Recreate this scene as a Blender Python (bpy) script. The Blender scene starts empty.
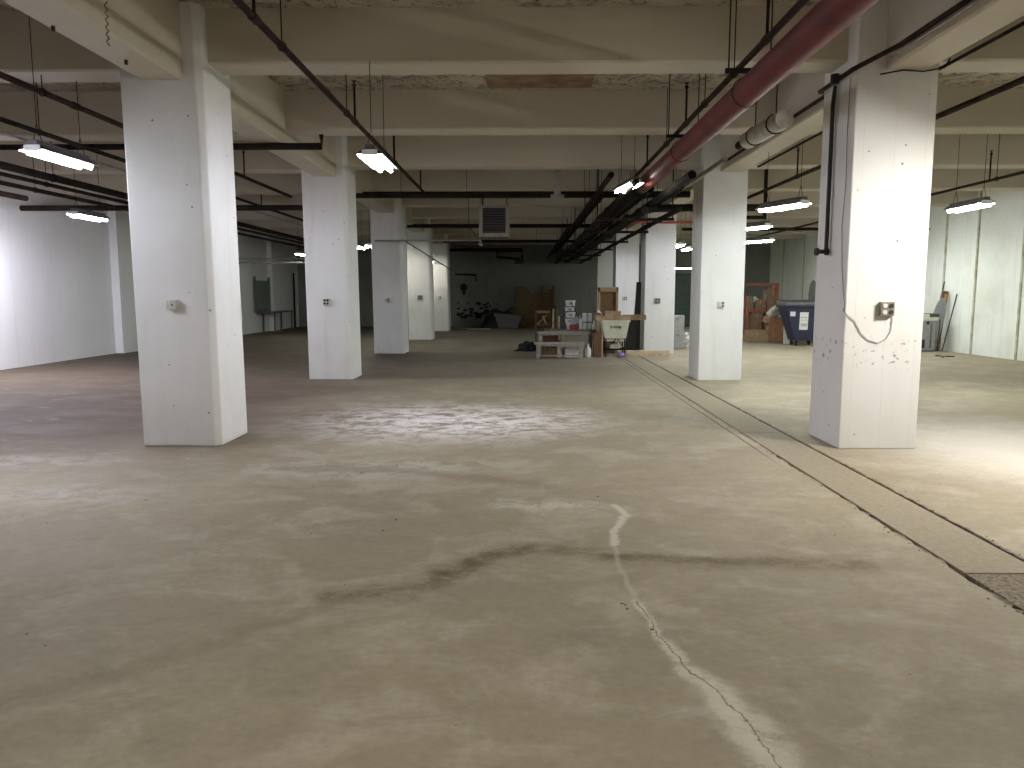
import bpy, bmesh, math, random
from mathutils import Vector, Matrix
random.seed(7)
S = bpy.context.scene
C = S.collection
PI = math.pi

# ------------------------------------------------------------ camera, world, exposure
CAM_H = 1.6
F = 770.0
cd = bpy.data.cameras.new('camera'); cam = bpy.data.objects.new('camera', cd); C.objects.link(cam)
cd.sensor_width = 36.0; cd.lens = F / 1024 * 36.0; cd.clip_end = 200; cd.clip_start = 0.05
YAW = math.atan(10.8 / 770.0); PITCH = math.atan(90 / 770.0)
cam.location = (0, 0, CAM_H); cam.rotation_euler = (PI / 2 - PITCH, 0, YAW)
S.camera = cam
S.view_settings.view_transform = 'Standard'; S.view_settings.look = 'None'
S.view_settings.gamma = 1.0; S.view_settings.use_curve_mapping = False
S.view_settings.exposure = 0.0
w = bpy.data.worlds.new('world'); S.world = w; w.use_nodes = True
w.node_tree.nodes['Background'].inputs[0].default_value = (0.5, 0.52, 0.5, 1)
w.node_tree.nodes['Background'].inputs[1].default_value = 0.0
S.cycles.use_denoising = True
S.cycles.max_bounces = 8; S.cycles.diffuse_bounces = 5; S.cycles.glossy_bounces = 3
S.cycles.sample_clamp_indirect = 4.0
S.cycles.caustics_reflective = False; S.cycles.caustics_refractive = False

def at(px, py, y=None, z=None, x=None):
    """a point of the place seen at a pixel, at depth y, height z or side distance x"""
    fw = Vector((-math.sin(YAW) * math.cos(PITCH), math.cos(YAW) * math.cos(PITCH), -math.sin(PITCH)))
    rt = Vector((math.cos(YAW), math.sin(YAW), 0)); up = rt.cross(fw)
    r = fw + rt * ((px - 512) / F) + up * ((384 - py) / F)
    t = y / r.y if y is not None else ((z - CAM_H) / r.z if z is not None else x / r.x)
    return Vector((0, 0, CAM_H)) + r * t

# ------------------------------------------------------------ materials
def nodes_of(m): return m.node_tree.nodes, m.node_tree.links
class NB:
    """tiny node builder"""
    def __init__(s, m):
        m.use_nodes = True; s.m = m; s.n, s.l = nodes_of(m); s.b = s.n['Principled BSDF']
        tc = s.n.new('ShaderNodeTexCoord'); s.obj = tc.outputs['Object']
        g = s.n.new('ShaderNodeNewGeometry'); s.pos = g.outputs['Position']
    def link(s, a, b): s.l.new(a, b)
    def val(s, v, sock):
        if isinstance(v, bpy.types.NodeSocket): s.l.new(v, sock)
        else: sock.default_value = v
    def math(s, op, a, b=0.0, c=0.0, clamp=False):
        n = s.n.new('ShaderNodeMath'); n.operation = op; n.use_clamp = clamp
        s.val(a, n.inputs[0]); s.val(b, n.inputs[1]); s.val(c, n.inputs[2]); return n.outputs[0]
    def vmath(s, op, a, b=(0, 0, 0)):
        n = s.n.new('ShaderNodeVectorMath'); n.operation = op; s.val(a, n.inputs[0]); s.val(b, n.inputs[1])
        return n.outputs['Value'] if op in ('LENGTH', 'DOT_PRODUCT', 'DISTANCE') else n.outputs[0]
    def noise(s, v, scale, detail=4, rough=.55, dist=0.0, color=False):
        n = s.n.new('ShaderNodeTexNoise'); s.l.new(v, n.inputs['Vector']); n.inputs['Scale'].default_value = scale
        n.inputs['Detail'].default_value = detail; n.inputs['Roughness'].default_value = rough; n.inputs['Distortion'].default_value = dist
        return n.outputs['Color'] if color else n.outputs['Fac']
    def voro(s, v, scale, feature='F1'):
        n = s.n.new('ShaderNodeTexVoronoi'); n.feature = feature; s.l.new(v, n.inputs['Vector']); n.inputs['Scale'].default_value = scale
        return n.outputs['Distance']
    def mapv(s, v, loc=(0, 0, 0), rot=(0, 0, 0), scale=(1, 1, 1)):
        n = s.n.new('ShaderNodeMapping'); s.l.new(v, n.inputs[0]); n.inputs[1].default_value = loc; n.inputs[2].default_value = rot; n.inputs[3].default_value = scale
        return n.outputs[0]
    def ramp(s, f, a, b, lo=0.0, hi=1.0):
        n = s.n.new('ShaderNodeMapRange'); n.interpolation_type = 'SMOOTHSTEP'; s.val(f, n.inputs[0])
        for i, v in enumerate((a, b, lo, hi)): n.inputs[i + 1].default_value = v
        return n.outputs[0]
    def mix(s, f, a, b, mode='MIX'):
        n = s.n.new('ShaderNodeMix'); n.data_type = 'RGBA'; n.blend_type = mode
        s.val(f, n.inputs[0])
        for k, v in ((6, a), (7, b)):
            if isinstance(v, bpy.types.NodeSocket): s.l.new(v, n.inputs[k])
            else: n.inputs[k].default_value = (*v, 1) if len(v) == 3 else v
        return n.outputs[2]
    def bump(s, h, strength=.3, dist=.01):
        n = s.n.new('ShaderNodeBump'); s.val(h, n.inputs['Height']); n.inputs['Strength'].default_value = strength
        n.inputs['Distance'].default_value = dist; s.l.new(n.outputs[0], s.b.inputs['Normal'])
    def out(s, color=None, rough=None, metal=None, spec=None):
        if color is not None: s.val(color if isinstance(color, bpy.types.NodeSocket) else (*color, 1), s.b.inputs['Base Color'])
        if rough is not None: s.val(rough, s.b.inputs['Roughness'])
        if metal is not None: s.b.inputs['Metallic'].default_value = metal
        if spec is not None: s.b.inputs['Specular IOR Level'].default_value = spec
        return s.m

def simple(name, col, rough=.6, metal=0.0, var=.18, scale=9.0, col2=None, spec=.5):
    m = bpy.data.materials.new(name); b = NB(m)
    n = b.noise(b.obj, scale, 5, .6)
    c2 = col2 or tuple(c * (1 - var * 1.6) for c in col)
    c = b.mix(b.ramp(n, .35, .7), tuple(min(1, c * (1 + var * .4)) for c in col), c2)
    b.bump(b.noise(b.obj, scale * 6, 3), .12, .004)
    return b.out(c, rough, metal, spec)

def floor_material():
    m = bpy.data.materials.new('worn_concrete_floor'); b = NB(m); P = b.pos
    st = b.mapv(P, scale=(.8, 1.0, 1.0))
    n1 = b.noise(st, .35, 6, .6, .4); n2 = b.noise(st, 1.5, 8, .62, .6); n3 = b.noise(P, 22, 6, .7); n4 = b.noise(b.mapv(P, loc=(7, 3, 0), scale=(.8, 1.1, 1)), 2.6, 10, .7, .8)
    c = b.mix(b.ramp(n1, .38, .64), (.34, .29, .20), (.29, .25, .18))
    c = b.mix(b.ramp(n2, .46, .62), c, (.40, .35, .265))
    n5 = b.noise(b.mapv(P, scale=(.9, 1.1, 1)), 6, 12, .82, .3); c = b.mix(b.math('MULTIPLY', b.ramp(n5, .40, .64), .36), c, (.235, .20, .145)); n6 = b.noise(b.mapv(P, loc=(11, 8, 0), scale=(.8, 1.2, 1)), 4, 12, .82, .3); c = b.mix(b.math('MULTIPLY', b.ramp(n6, .50, .66), .2), c, (.47, .42, .33))
    # rusty brown worn side of the floor to the left, and its trace along the middle
    sx = b.n.new('ShaderNodeSeparateXYZ'); b.l.new(P, sx.inputs[0]); X, Y = sx.outputs[0], sx.outputs[1]
    wob = b.math('MULTIPLY', b.math('SUBTRACT', n1, .5), 4.0)
    left = b.math('MULTIPLY', b.ramp(b.math('ADD', X, wob), -1.0, -5.0), b.ramp(b.math('ADD', Y, wob), 5.5, 9.5))
    left = b.math('MULTIPLY', left, .62)
    c = b.mix(b.math('MULTIPLY', left, 1.35, clamp=True) if False else b.math('MINIMUM', b.math('MULTIPLY', left, 1.5), .9), c, (.105, .076, .056))
    mid = b.math('MULTIPLY', b.ramp(b.math('ADD', Y, wob), 11.5, 15.0), b.ramp(X, 3.4, 1.0)); mid = b.math('MULTIPLY', mid, .65)
    c = b.mix(mid, c, (.20, .18, .14))
    c = b.mix(b.math('MULTIPLY', b.ramp(n4, .52, .74), .55), c, (.215, .185, .14))
    c = b.mix(b.math('MULTIPLY', b.ramp(b.noise(b.mapv(P, loc=(31, 5, 0), scale=(.7, 1.2, 1)), 2.2, 11, .72, .5), .55, .72), .4), c, (.50, .47, .41))
    dn = b.vmath('SUBTRACT', b.noise(P, 3.2, 10, .8, color=True), (.5, .5, .5))
    def ellipse(cx, cy, rx, ry, rot=0.0, amp=.9, soft=.6):
        q = b.vmath('ADD', P, b.vmath('MULTIPLY', dn, (amp, amp, 0)))
        q = b.vmath('SUBTRACT', q, (cx, cy, 0))
        n = b.n.new('ShaderNodeVectorRotate'); n.rotation_type = 'Z_AXIS'; b.l.new(q, n.inputs['Vector']); n.inputs['Angle'].default_value = -rot
        q = b.vmath('MULTIPLY', n.outputs[0], (1 / rx, 1 / ry, 0))
        return b.ramp(b.vmath('LENGTH', q), 1.0, 1.0 - soft)
    def path(pts, w, amp, soft=.7, w2=None):
        q = b.vmath('ADD', P, b.vmath('MULTIPLY', dn, (amp, amp, 0))); acc = None; n = len(pts) - 1; w2 = w2 or w
        for i, ((x0, y0), (x1, y1)) in enumerate(zip(pts[:-1], pts[1:])):
            d = Vector((x1 - x0, y1 - y0, 0)); a = b.vmath('SUBTRACT', q, (x0, y0, 0))
            t = b.math('MULTIPLY', b.vmath('DOT_PRODUCT', a, tuple(d)), 1 / d.length_squared, clamp=True)
            cv = b.n.new('ShaderNodeCombineXYZ'); b.l.new(b.math('MULTIPLY', t, d.x), cv.inputs[0]); b.l.new(b.math('MULTIPLY', t, d.y), cv.inputs[1])
            df = b.vmath('MULTIPLY', b.vmath('SUBTRACT', a, cv.outputs[0]), (1, 1, 0))
            wi = w + (w2 - w) * (i + .5) / n
            e = b.math('MULTIPLY', b.vmath('LENGTH', df), 1 / wi)
            acc = e if acc is None else b.math('MINIMUM', acc, e)
        return b.ramp(acc, 1.0, 1.0 - soft)
    salt_and_light = b.ramp(b.noise(b.mapv(P, scale=(.8, 1.1, 1)), 4.0, 11, .8, .4), .42, .55)
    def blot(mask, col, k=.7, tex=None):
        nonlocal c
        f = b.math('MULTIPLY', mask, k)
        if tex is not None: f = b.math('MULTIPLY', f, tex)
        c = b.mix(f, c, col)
    blot(ellipse(-.9, 9.7, 2.6, 2.1, 0, 1.2, .9), (.90, .86, .87), .96, salt_and_light)  # salt bloom, whitened further to paint in the bright pool below the lamp
    blot(ellipse(-1.3, 7.0, 2.2, .6, 0.05, .9, .8), (.50, .48, .42), .55, salt_and_light)
    blot(ellipse(-3.9, 5.9, 1.4, .5, .1, .8, .8), (.50, .48, .43), .45, salt_and_light)
    blot(ellipse(-4.8, 7.2, 1.2, .5, 0, .8, .8), (.50, .46, .42), .45, salt_and_light)
    blot(ellipse(.2, 5.75, .75, .25, 0, .6, .8), (.58, .55, .48), .6, salt_and_light)
    blot(ellipse(5.6, 7.9, 2.8, 2.6, 0, 1.2, .8), (.70, .66, .59), .8)  # pale pool of lamp light painted onto the right aisle floor
    blot(path([(-1.0, 3.95), (-.62, 4.0), (-.36, 4.4), (-.1, 4.72), (.23, 4.68), (.62, 4.55), (1.06, 4.47), (1.43, 4.5), (2.0, 4.45)], .19, .35, .95), (.13, .09, .045), .75, b.ramp(n5, .68, .38))
    blot(path([(-.45, 4.15), (-.22, 4.55), (-.02, 4.7)], .15, .4, .9), (.11, .08, .04), .65, b.ramp(n5, .68, .38))
    blot(path([(.5, 4.58), (1.5, 4.50)], .09, .25, .8), (.10, .07, .04), .6, b.ramp(n6, .36, .56))
    blot(path([(-2.4, 2.6), (-1.7, 3.1), (-1.2, 3.6), (-.95, 3.9)], .12, .45, .9), (.18, .14, .085), .3)
    blot(path([(-2.2, 6.95), (-1.2, 6.9), (.1, 6.4)], .2, .45, .9), (.20, .15, .11), .5)
    crack = [(.71, 5.75), (.76, 5.48), (.62, 5.11), (.59, 4.8), (.57, 4.43), (.60, 3.9), (.655, 3.43), (.71, 3.15), (.79, 2.98), (.84, 2.76), (.875, 2.45)]
    q = crack
    blot(path(q[:4], .045, .20, .8), (.60, .57, .49), .75)
    blot(path(q[3:6], .025, .12, .9), (.50, .46, .38), .4)
    blot(path(q[5:], .022, .20, .8, .16), (.62, .58, .47), .75, b.ramp(n6, .36, .52))
    blot(path([(.76, 3.0), (.80, 2.7), (.84, 2.5)], .05, .2, .6), (.60, .56, .46), .6)
    blot(path(q[5:], .005, .14, .5), (.12, .09, .06), .8)
    c = b.mix(left, c, (.38, .29, .25), 'MULTIPLY')
    # soot beside the trench covers
    edge = b.math('ABSOLUTE', b.math('SUBTRACT', X, 2.56)); e2 = b.math('ABSOLUTE', b.math('SUBTRACT', X, 3.03))
    nz = b.math('MULTIPLY', b.noise(P, 7, 8, .75), .13)
    s1 = b.ramp(b.math('SUBTRACT', edge, nz), -.01, -.05); s2 = b.ramp(b.math('SUBTRACT', e2, nz), -.02, -.065)
    s3 = b.ramp(b.math('ABSOLUTE', b.math('ADD', b.math('SUBTRACT', X, 2.44), b.math('MULTIPLY', b.noise(P, 3, 4), .03))), .016, .004)
    s3 = b.math('MULTIPLY', s3, b.ramp(Y, 6.8, 8.2))
    c = b.mix(b.math('MULTIPLY', b.math('MAXIMUM', b.math('MAXIMUM', s1, s2), s3), .85), c, (.06, .045, .032))
    # specks
    sp = b.ramp(b.voro(P, 5.5), .045, .018); sp = b.math('MULTIPLY', sp, b.ramp(n2, .5, .6))
    c = b.mix(b.math('MULTIPLY', sp, .8), c, (.06, .05, .04))
    sp2 = b.ramp(b.voro(b.mapv(P, loc=(3.3, 1.7, 0)), 14), .06, .03); sp2 = b.math('MULTIPLY', sp2, b.ramp(n4, .5, .6))
    c = b.mix(b.math('MULTIPLY', sp2, .6), c, (.09, .075, .06))
    c = b.mix(.35, c, b.mix(b.ramp(n3, .3, .75), (.42, .42, .42), (.62, .62, .62)), 'OVERLAY')
    b.bump(b.math('ADD', b.math('MULTIPLY', n3, .3), n2), .25, .012)
    return b.out(c, b.ramp(n2, .3, .75, .66, .88), 0, .22)

def paint_material(name, col, dirt, streak=.3, peel=0.0, spots=.5, vertical=True, lines=0.0, mark=0.0):
    """painted concrete: streaks, chips, optional formwork lines"""
    m = bpy.data.materials.new(name); b = NB(m); P = b.pos
    n1 = b.noise(P, .8, 5, .6); n2 = b.noise(b.mapv(P, scale=(3.2, 3.2, .28) if vertical else (.4, 3, 3)), 1.6, 6, .65); n3 = b.noise(P, 14, 5, .7)
    c = b.mix(b.math('MULTIPLY', b.ramp(n1, .4, .75), streak), col, dirt)
    c = b.mix(b.math('MULTIPLY', b.ramp(n2, .5, .8), streak), c, dirt)
    v = b.ramp(b.math('ADD', b.voro(P, 5.0), b.math('MULTIPLY', b.noise(P, 40, 2), .04)), .085, .06); v = b.math('MULTIPLY', v, b.ramp(b.noise(P, 1.9, 2), .42, .46))
    c = b.mix(b.math('MULTIPLY', v, spots), c, (.12, .10, .08))
    h = b.math('ADD', n1, b.math('MULTIPLY', n3, .25))
    if lines:
        sx = b.n.new('ShaderNodeSeparateXYZ'); b.l.new(P, sx.inputs[0]); al = b.math('ADD', sx.outputs[0], sx.outputs[1])
        f = b.math('ABSOLUTE', b.math('SUBTRACT', b.math('FRACT', b.math('DIVIDE', al, lines)), .5))
        g = b.ramp(f, .018, .0); c = b.mix(b.math('MULTIPLY', g, .35), c, dirt)
        h = b.math('SUBTRACT', h, b.math('MULTIPLY', g, .5))
    if mark:
        # scuffed band of bare chips around knee to waist height
        sz = b.n.new('ShaderNodeSeparateXYZ'); b.l.new(P, sz.inputs[0])
        band = b.ramp(b.math('ABSOLUTE', b.math('SUBTRACT', sz.outputs[2], 1.0)), .22, .05)
        ch = b.ramp(b.noise(P, 13, 6, .75), .585, .62)
        c = b.mix(b.math('MULTIPLY', b.math('MULTIPLY', band, ch), mark), c, (.13, .12, .10))
    if peel:
        pl = b.ramp(b.noise(P, 3.5, 9, .85, .6), .54, .58); ch = b.ramp(b.noise(b.mapv(P, loc=(5, 1, 0)), 11, 8, .85, .5), .56, .59)
        c = b.mix(b.math('MULTIPLY', pl, peel), c, (.30, .235, .17)); c = b.mix(b.math('MULTIPLY', ch, peel), c, (.07, .055, .04))
        h = b.math('ADD', b.math('MULTIPLY', h, .4), b.math('MULTIPLY', b.math('ADD', pl, ch), -.8))
        b.bump(h, .9, .03)
    else:
        b.bump(h, .35, .008)
    return b.out(c, b.ramp(n3, .2, .8, .5, .75), 0, .35)

M = {}
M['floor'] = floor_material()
M['ceiling'] = paint_material('peeling_ceiling_paint', (.50, .45, .36), (.36, .31, .23), .5, 1.0)
M['beam'] = paint_material('old_beam_paint', (.53, .485, .395), (.41, .365, .28), .35, 0, .4, False)
M['column'] = paint_material('white_column_paint', (.79, .80, .80), (.58, .60, .53), .42, 0, .9, True, 0, 0)
M['column_worn'] = paint_material('white_column_paint_worn', (.74, .74, .72), (.60, .57, .49), .35, 0, 1.0, True, .31, .9)
M['wall'] = paint_material('white_wall_paint', (.78, .78, .79), (.64, .64, .64), .3, 0, .25, True, 1.25)
M['wall_green'] = paint_material('pale_green_wall_paint', (.74, .77, .71), (.50, .50, .38), .5, 0, .3, True)
M['seam'] = simple('stained_joint', (.42, .42, .33), .8, 0, .5, 3, (.30, .27, .16))
M['wall_back'] = paint_material('dimmed_back_wall_paint', (.20, .21, .18), (.13, .13, .10), .5, 0, .6, True)  # grey lowered to paint in the dimmer light at the back
M['dark_pipe'] = simple('dark_steel_pipe', (.020, .016, .013), .85, .0, .3, 6, None, .1)
M['brown_pipe'] = simple('rust_brown_pipe', (.034, .021, .015), .85, 0, .3, 5, None, .1)
M['red_pipe'] = simple('red_painted_pipe', (.115, .021, .019), .6, 0, .3, 3, (.08, .017, .015), .25)
M['red_thin'] = simple('bright_red_pipe', (.45, .09, .06), .5)
M['grey_pipe'] = simple('grey_conduit', (.34, .32, .28), .55)
M['white_jacket'] = simple('off_white_jacket', (.50, .49, .43), .7)
M['black'] = simple('black_rubber', (.012, .012, .013), .6)
M['rust'] = simple('rusty_plate', (.13, .07, .04), .8, 0, .4, 4, (.26, .19, .12))
M['hood'] = simple('dark_enamel_hood', (.10, .095, .10), .4)
M['hood_white'] = simple('white_enamel', (.8, .8, .78), .4, var=.03)
M['socket'] = simple('grey_outlet_box', (.24, .215, .17), .6)
M['socket_white'] = simple('paint_covered_box', (.70, .70, .64), .5)
M['cable'] = simple('grey_cable', (.22, .21, .19), .6)
M['trench'] = simple('rough_concrete_cover', (.31, .265, .19), .9, 0, .10, 24)
M['grate'] = simple('pitted_dark_cover', (.20, .16, .11), .9, 0, .8, 40, (.08, .06, .04))
M['cardboard'] = simple('cardboard', (.22, .14, .075), .85)
M['cardboard_light'] = simple('pale_cardboard', (.36, .26, .155), .85)
M['wood'] = simple('raw_wood', (.36, .24, .12), .75, col2=(.28, .18, .09))
M['ply_shaded'] = simple('plywood', (.15, .095, .038), .8)  # darkened to put the shade at the back wall into the colour
M['pine'] = simple('pale_pine', (.60, .48, .32), .75)
M['brown_wood'] = simple('brown_wood', (.15, .07, .035), .7)
M['orange'] = simple('orange_steel', (.25, .07, .035), .6)
M['red_plastic'] = simple('red_plastic', (.22, .012, .01), .45)
M['tub'] = simple('cream_plastic', (.66, .67, .54), .5, var=.08)
M['ink'] = simple('black_ink', (.03, .03, .03), .7)
M['white_plastic'] = simple('white_plastic', (.74, .73, .72), .5, var=.05)
M['label_grey'] = simple('grey_print', (.35, .36, .40), .7)
M['navy'] = simple('navy_plastic', (.016, .022, .05), .5, var=.1)
M['grey_metal'] = simple('grey_steel', (.31, .32, .32), .5, .1, .1)
M['dark_grey'] = simple('dark_grey_laminate', (.13, .125, .12), .6)
M['bench_white'] = simple('worn_white_paint', (.34, .335, .29), .6)
M['dark_green'] = simple('dark_green_paint', (.045, .075, .055), .55)
M['sage'] = simple('grey_green_panel', (.17, .22, .19), .6)
M['cream'] = simple('cream_cloth', (.78, .72, .52), .9)
M['glassjar'] = simple('pale_glass', (.55, .62, .60), .25, var=.08)
M['purple'] = simple('violet_cloth', (.22, .19, .42), .8)
M['orange_wood'] = simple('orange_wood', (.50, .25, .09), .6)
M['louvre'] = simple('black_louvre', (.02, .02, .02), .5)
def emit(name, col, s):
    m = bpy.data.materials.new(name); m.use_nodes = True; n, l = nodes_of(m); b = n['Principled BSDF']
    b.inputs['Base Color'].default_value = (.8, .8, .8, 1); b.inputs['Emission Color'].default_value = (*col, 1); b.inputs['Emission Strength'].default_value = s
    return m
LS = 170.0
M['tube_cool'] = emit('cool_white_tube', (.87, .87, 1.0), LS)
M['tube_green'] = emit('green_white_tube', (.94, 1.0, .94), LS)
M['tube_warm'] = emit('warm_white_tube', (1.0, .96, .90), LS * 4.7)
M['tube_strong'] = emit('strong_cool_tube', (.87, .88, 1.0), LS * 1.7)
M['tube_wall'] = emit('stronger_cool_tube', (.90, .88, 1.0), LS * 5.6)
M['tube_bright_green'] = emit('bright_green_tube', (.94, .99, .97), LS * 1.8)
M['tube_l3'] = emit('middle_aisle_tube', (.88, .87, 1.0), LS * .7)
M['tube_l2'] = emit('left_aisle_tube', (.90, .88, 1.0), LS * 2.0)
M['tube_mid'] = emit('mid_white_tube', (1.0, .96, .84), LS * .72)
M['tube_weak'] = emit('weak_warm_tube', (1.0, .95, .80), LS * .42)
M['tube_dim'] = emit('dim_green_tube', (.93, 1.0, .86), LS * .4)

# ------------------------------------------------------------ mesh helpers
class MB:
    def __init__(s): s.v = []; s.f = []
    def add(s, vs, fs):
        o = len(s.v); s.v += [tuple(v) for v in vs]; s.f += [tuple(i + o for i in f) for f in fs]; return s
    def box(s, x0, y0, z0, x1, y1, z1, m=None):
        vs = [(x, y, z) for x in (x0, x1) for y in (y0, y1) for z in (z0, z1)]
        if m is not None: vs = [m @ Vector(v) for v in vs]
        return s.add(vs, [(0, 1, 3, 2), (4, 6, 7, 5), (0, 4, 5, 1), (2, 3, 7, 6), (0, 2, 6, 4), (1, 5, 7, 3)])
    def cbox(s, c, sz, rz=0.0, rx=0.0, ry=0.0):
        m = Matrix.Translation(c) @ Matrix.Rotation(rz, 4, 'Z') @ Matrix.Rotation(ry, 4, 'Y') @ Matrix.Rotation(rx, 4, 'X')
        return s.box(-sz[0] / 2, -sz[1] / 2, -sz[2] / 2, sz[0] / 2, sz[1] / 2, sz[2] / 2, m)
    def bar(s, p0, p1, w, h=None):
        p0, p1 = Vector(p0), Vector(p1); d = p1 - p0; L = d.length; h = h or w
        m = Matrix.Translation(p0) @ d.to_track_quat('Z', 'Y').to_matrix().to_4x4()
        return s.box(-w / 2, -h / 2, 0, w / 2, h / 2, L, m)
    def tube(s, pts, r, n=10, cap=True):
        pts = [Vector(p) for p in pts]; rings = []; q = None
        for i, p in enumerate(pts):
            a = pts[max(i - 1, 0)]; b = pts[min(i + 1, len(pts) - 1)]; d = (b - a).normalized()
            if q is None: q = d.to_track_quat('Z', 'Y'); dp = d
            else: q = dp.rotation_difference(d) @ q; dp = d
            rr = r[i] if isinstance(r, (list, tuple)) else r
            k = 1.0
            if 0 < i < len(pts) - 1:
                k = 1 / max(.5, math.cos((pts[i] - a).angle(b - pts[i], 0) / 2))
            rings.append([p + q @ Vector((rr * k * math.cos(2 * PI * j / n), rr * k * math.sin(2 * PI * j / n), 0)) for j in range(n)])
        vs = [v for r_ in rings for v in r_]; fs = []
        for i in range(len(rings) - 1):
            for j in range(n): fs.append((i * n + j, i * n + (j + 1) % n, (i + 1) * n + (j + 1) % n, (i + 1) * n + j))
        if cap: fs += [tuple(reversed(range(n))), tuple(range((len(rings) - 1) * n, len(rings) * n))]
        return s.add(vs, fs)
    def lathe(s, c, prof, n=16):
        vs = [(c[0] + r * math.cos(2 * PI * j / n), c[1] + r * math.sin(2 * PI * j / n), c[2] + z) for r, z in prof for j in range(n)]
        fs = [(i * n + j, i * n + (j + 1) % n, (i + 1) * n + (j + 1) % n, (i + 1) * n + j) for i in range(len(prof) - 1) for j in range(n)]
        fs += [tuple(reversed(range(n))), tuple(range((len(prof) - 1) * n, len(prof) * n))]
        return s.add(vs, fs)
    def prism(s, poly, a, b, axis='y'):
        """2-D outline (u, z) swept along y (u = x), or along x (u = y), or along z (x, y)"""
        def P(u, v, t): return {'y': (u, t, v), 'x': (t, u, v), 'z': (u, v, t)}[axis]
        n = len(poly); vs = [P(u, v, a) for u, v in poly] + [P(u, v, b) for u, v in poly]
        return s.add(vs, [tuple(range(n)), tuple(reversed(range(n, 2 * n)))] + [(i, i + n, (i + 1) % n + n, (i + 1) % n) for i in range(n)])
    def build(s, name, mat, parent=None, smooth=False, bevel=0.0, loc=None):
        me = bpy.data.meshes.new(name); me.from_pydata(s.v, [], s.f); me.update()
        bm = bmesh.new(); bm.from_mesh(me); bmesh.ops.recalc_face_normals(bm, faces=bm.faces); bm.to_mesh(me); bm.free()
        me.materials.append(mat)
        if smooth:
            me.polygons.foreach_set('use_smooth', [True] * len(me.polygons))
            try: me.set_sharp_from_angle(angle=math.radians(40))
            except Exception: pass
        o = bpy.data.objects.new(name, me); C.objects.link(o)
        if parent is not None: o.parent = parent
        if loc is not None: o.location = loc
        if bevel:
            md = o.modifiers.new('bevel', 'BEVEL'); md.width = bevel; md.segments = 2; md.limit_method = 'ANGLE'
        return o
def tag(o, label, cat, group=None):
    o['label'] = label; o['category'] = cat
    if group: o['group'] = group
    return o
def struct(o, label=None):
    o['kind'] = 'structure'
    if label: o['label'] = label
    return o
def thing(name, label, cat, loc=(0, 0, 0), rz=0.0, group=None):
    o = bpy.data.objects.new(name, None); C.objects.link(o); o.location = loc; o.rotation_euler = (0, 0, rz)
    o.empty_display_size = .1
    return tag(o, label, cat, group)
def dup(root, loc, rz=0.0, label=None, group=None):
    def cp(o, parent):
        c = o.copy(); C.objects.link(c)
        if parent is not None: c.parent = parent
        for ch in list(o.children): cp(ch, c)
        return c
    r = cp(root, None); r.location = loc; r.rotation_euler = (0, 0, rz)
    if label: r['label'] = label
    if group: r['group'] = group
    return r

# ------------------------------------------------------------ the shell
CEIL = 4.48; GB = 3.79; BB = 3.94
XL, XR, YB, YN = -11.05, 12.0, 38.0, -7.5
TX0, TX1 = 2.56, 3.02
rnd = random.Random(3)
fl = MB()
def jag(x, sgn, amp):
    pts = []; y = YN
    while y < 20.0:
        a = amp(y); pts.append((x + sgn * rnd.uniform(0, a), y)); y += rnd.uniform(.03, .12)
    pts.append((x, 20.0)); return pts
la = jag(TX0 - .006, -1, lambda y: .052 if 3.4 < y < 7.6 else .014)
ra = jag(TX1 + .004, 1, lambda y: .028 if 3 < y < 6.8 else .014)
def slab_strip(pts, xo):
    n = len(pts); vs = [(x, y, 0) for x, y in pts] + [(xo, y, 0) for x, y in pts] + [(x, y, -.09) for x, y in pts]
    fs = [(i, i + 1, i + 1 + n, i + n) for i in range(n - 1)] + [(i, i + 1, i + 1 + 2 * n, i + 2 * n) for i in range(n - 1)]
    fl.add(vs, fs)
slab_strip(la, TX0 - .2); slab_strip(ra, TX1 + .2)
fl.box(XL - .3, YN - .3, -.3, TX0 - .2, YB + .3, 0); fl.box(TX1 + .2, YN - .3, -.3, XR + .3, YB + .3, 0)
fl.box(TX0 - .2, YN - .3, -.3, TX1 + .2, YB + .3, -.09); fl.box(TX0 - .2, 20.0, -.1, TX1 + .2, YB + .3, 0)
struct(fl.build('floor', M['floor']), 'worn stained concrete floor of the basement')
ty = [YN, -3.0, .1, 4.33, 8.9, 13.4, 17.0, 19.98]
cover_lab = ['beyond', 'beyond', 'dark pitted trench cover in the right corner nearest the viewer', 'long pale trench cover running up to the front right column',
             'trench cover passing left of the front right column', 'trench cover between the first and second right columns', 'farthest trench cover, ending by the cream tub']
for i in range(2, len(ty) - 1):
    b = MB(); b.box(TX0, ty[i] + .008, -.06, TX1, ty[i + 1] - .008, -.003)
    tag(b.build('trench_cover', M['grate'] if i == 2 else M['trench'], bevel=.004), cover_lab[i], 'drain cover', 'covers of the floor trench')

b = MB(); b.box(XL - .3, YN - .3, CEIL, XR + .3, YB + .3, CEIL + .2); struct(b.build('ceiling', M['ceiling']), 'peeling concrete ceiling slab between the beams')
b = MB(); b.box(XL - .3, YN - .3, 0, XL, YB + .3, CEIL)
struct(b.build('wall_left', M['wall']), 'plain white painted left wall')
b = MB()
for k in range(-1, 5):
    yc = 8.39 + 6.37 * k; b.box(XL, yc - .42, 0, XL + .22, yc + .42, CEIL)
struct(b.build('trim_1', M['wall'], bevel=.01), 'shallow pilasters of the left wall')
b = MB(); b.box(XR, YN - .3, 0, XR + .3, YB + .3, CEIL); struct(b.build('wall_right', M['wall_green']), 'pale green white right wall with vertical joints')
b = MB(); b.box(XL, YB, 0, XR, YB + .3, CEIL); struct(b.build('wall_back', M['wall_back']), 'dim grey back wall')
b = MB(); b.box(XL, YN - .3, 0, XR, YN, CEIL); struct(b.build('wall_front', M['wall']), 'wall behind the viewer')
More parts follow.
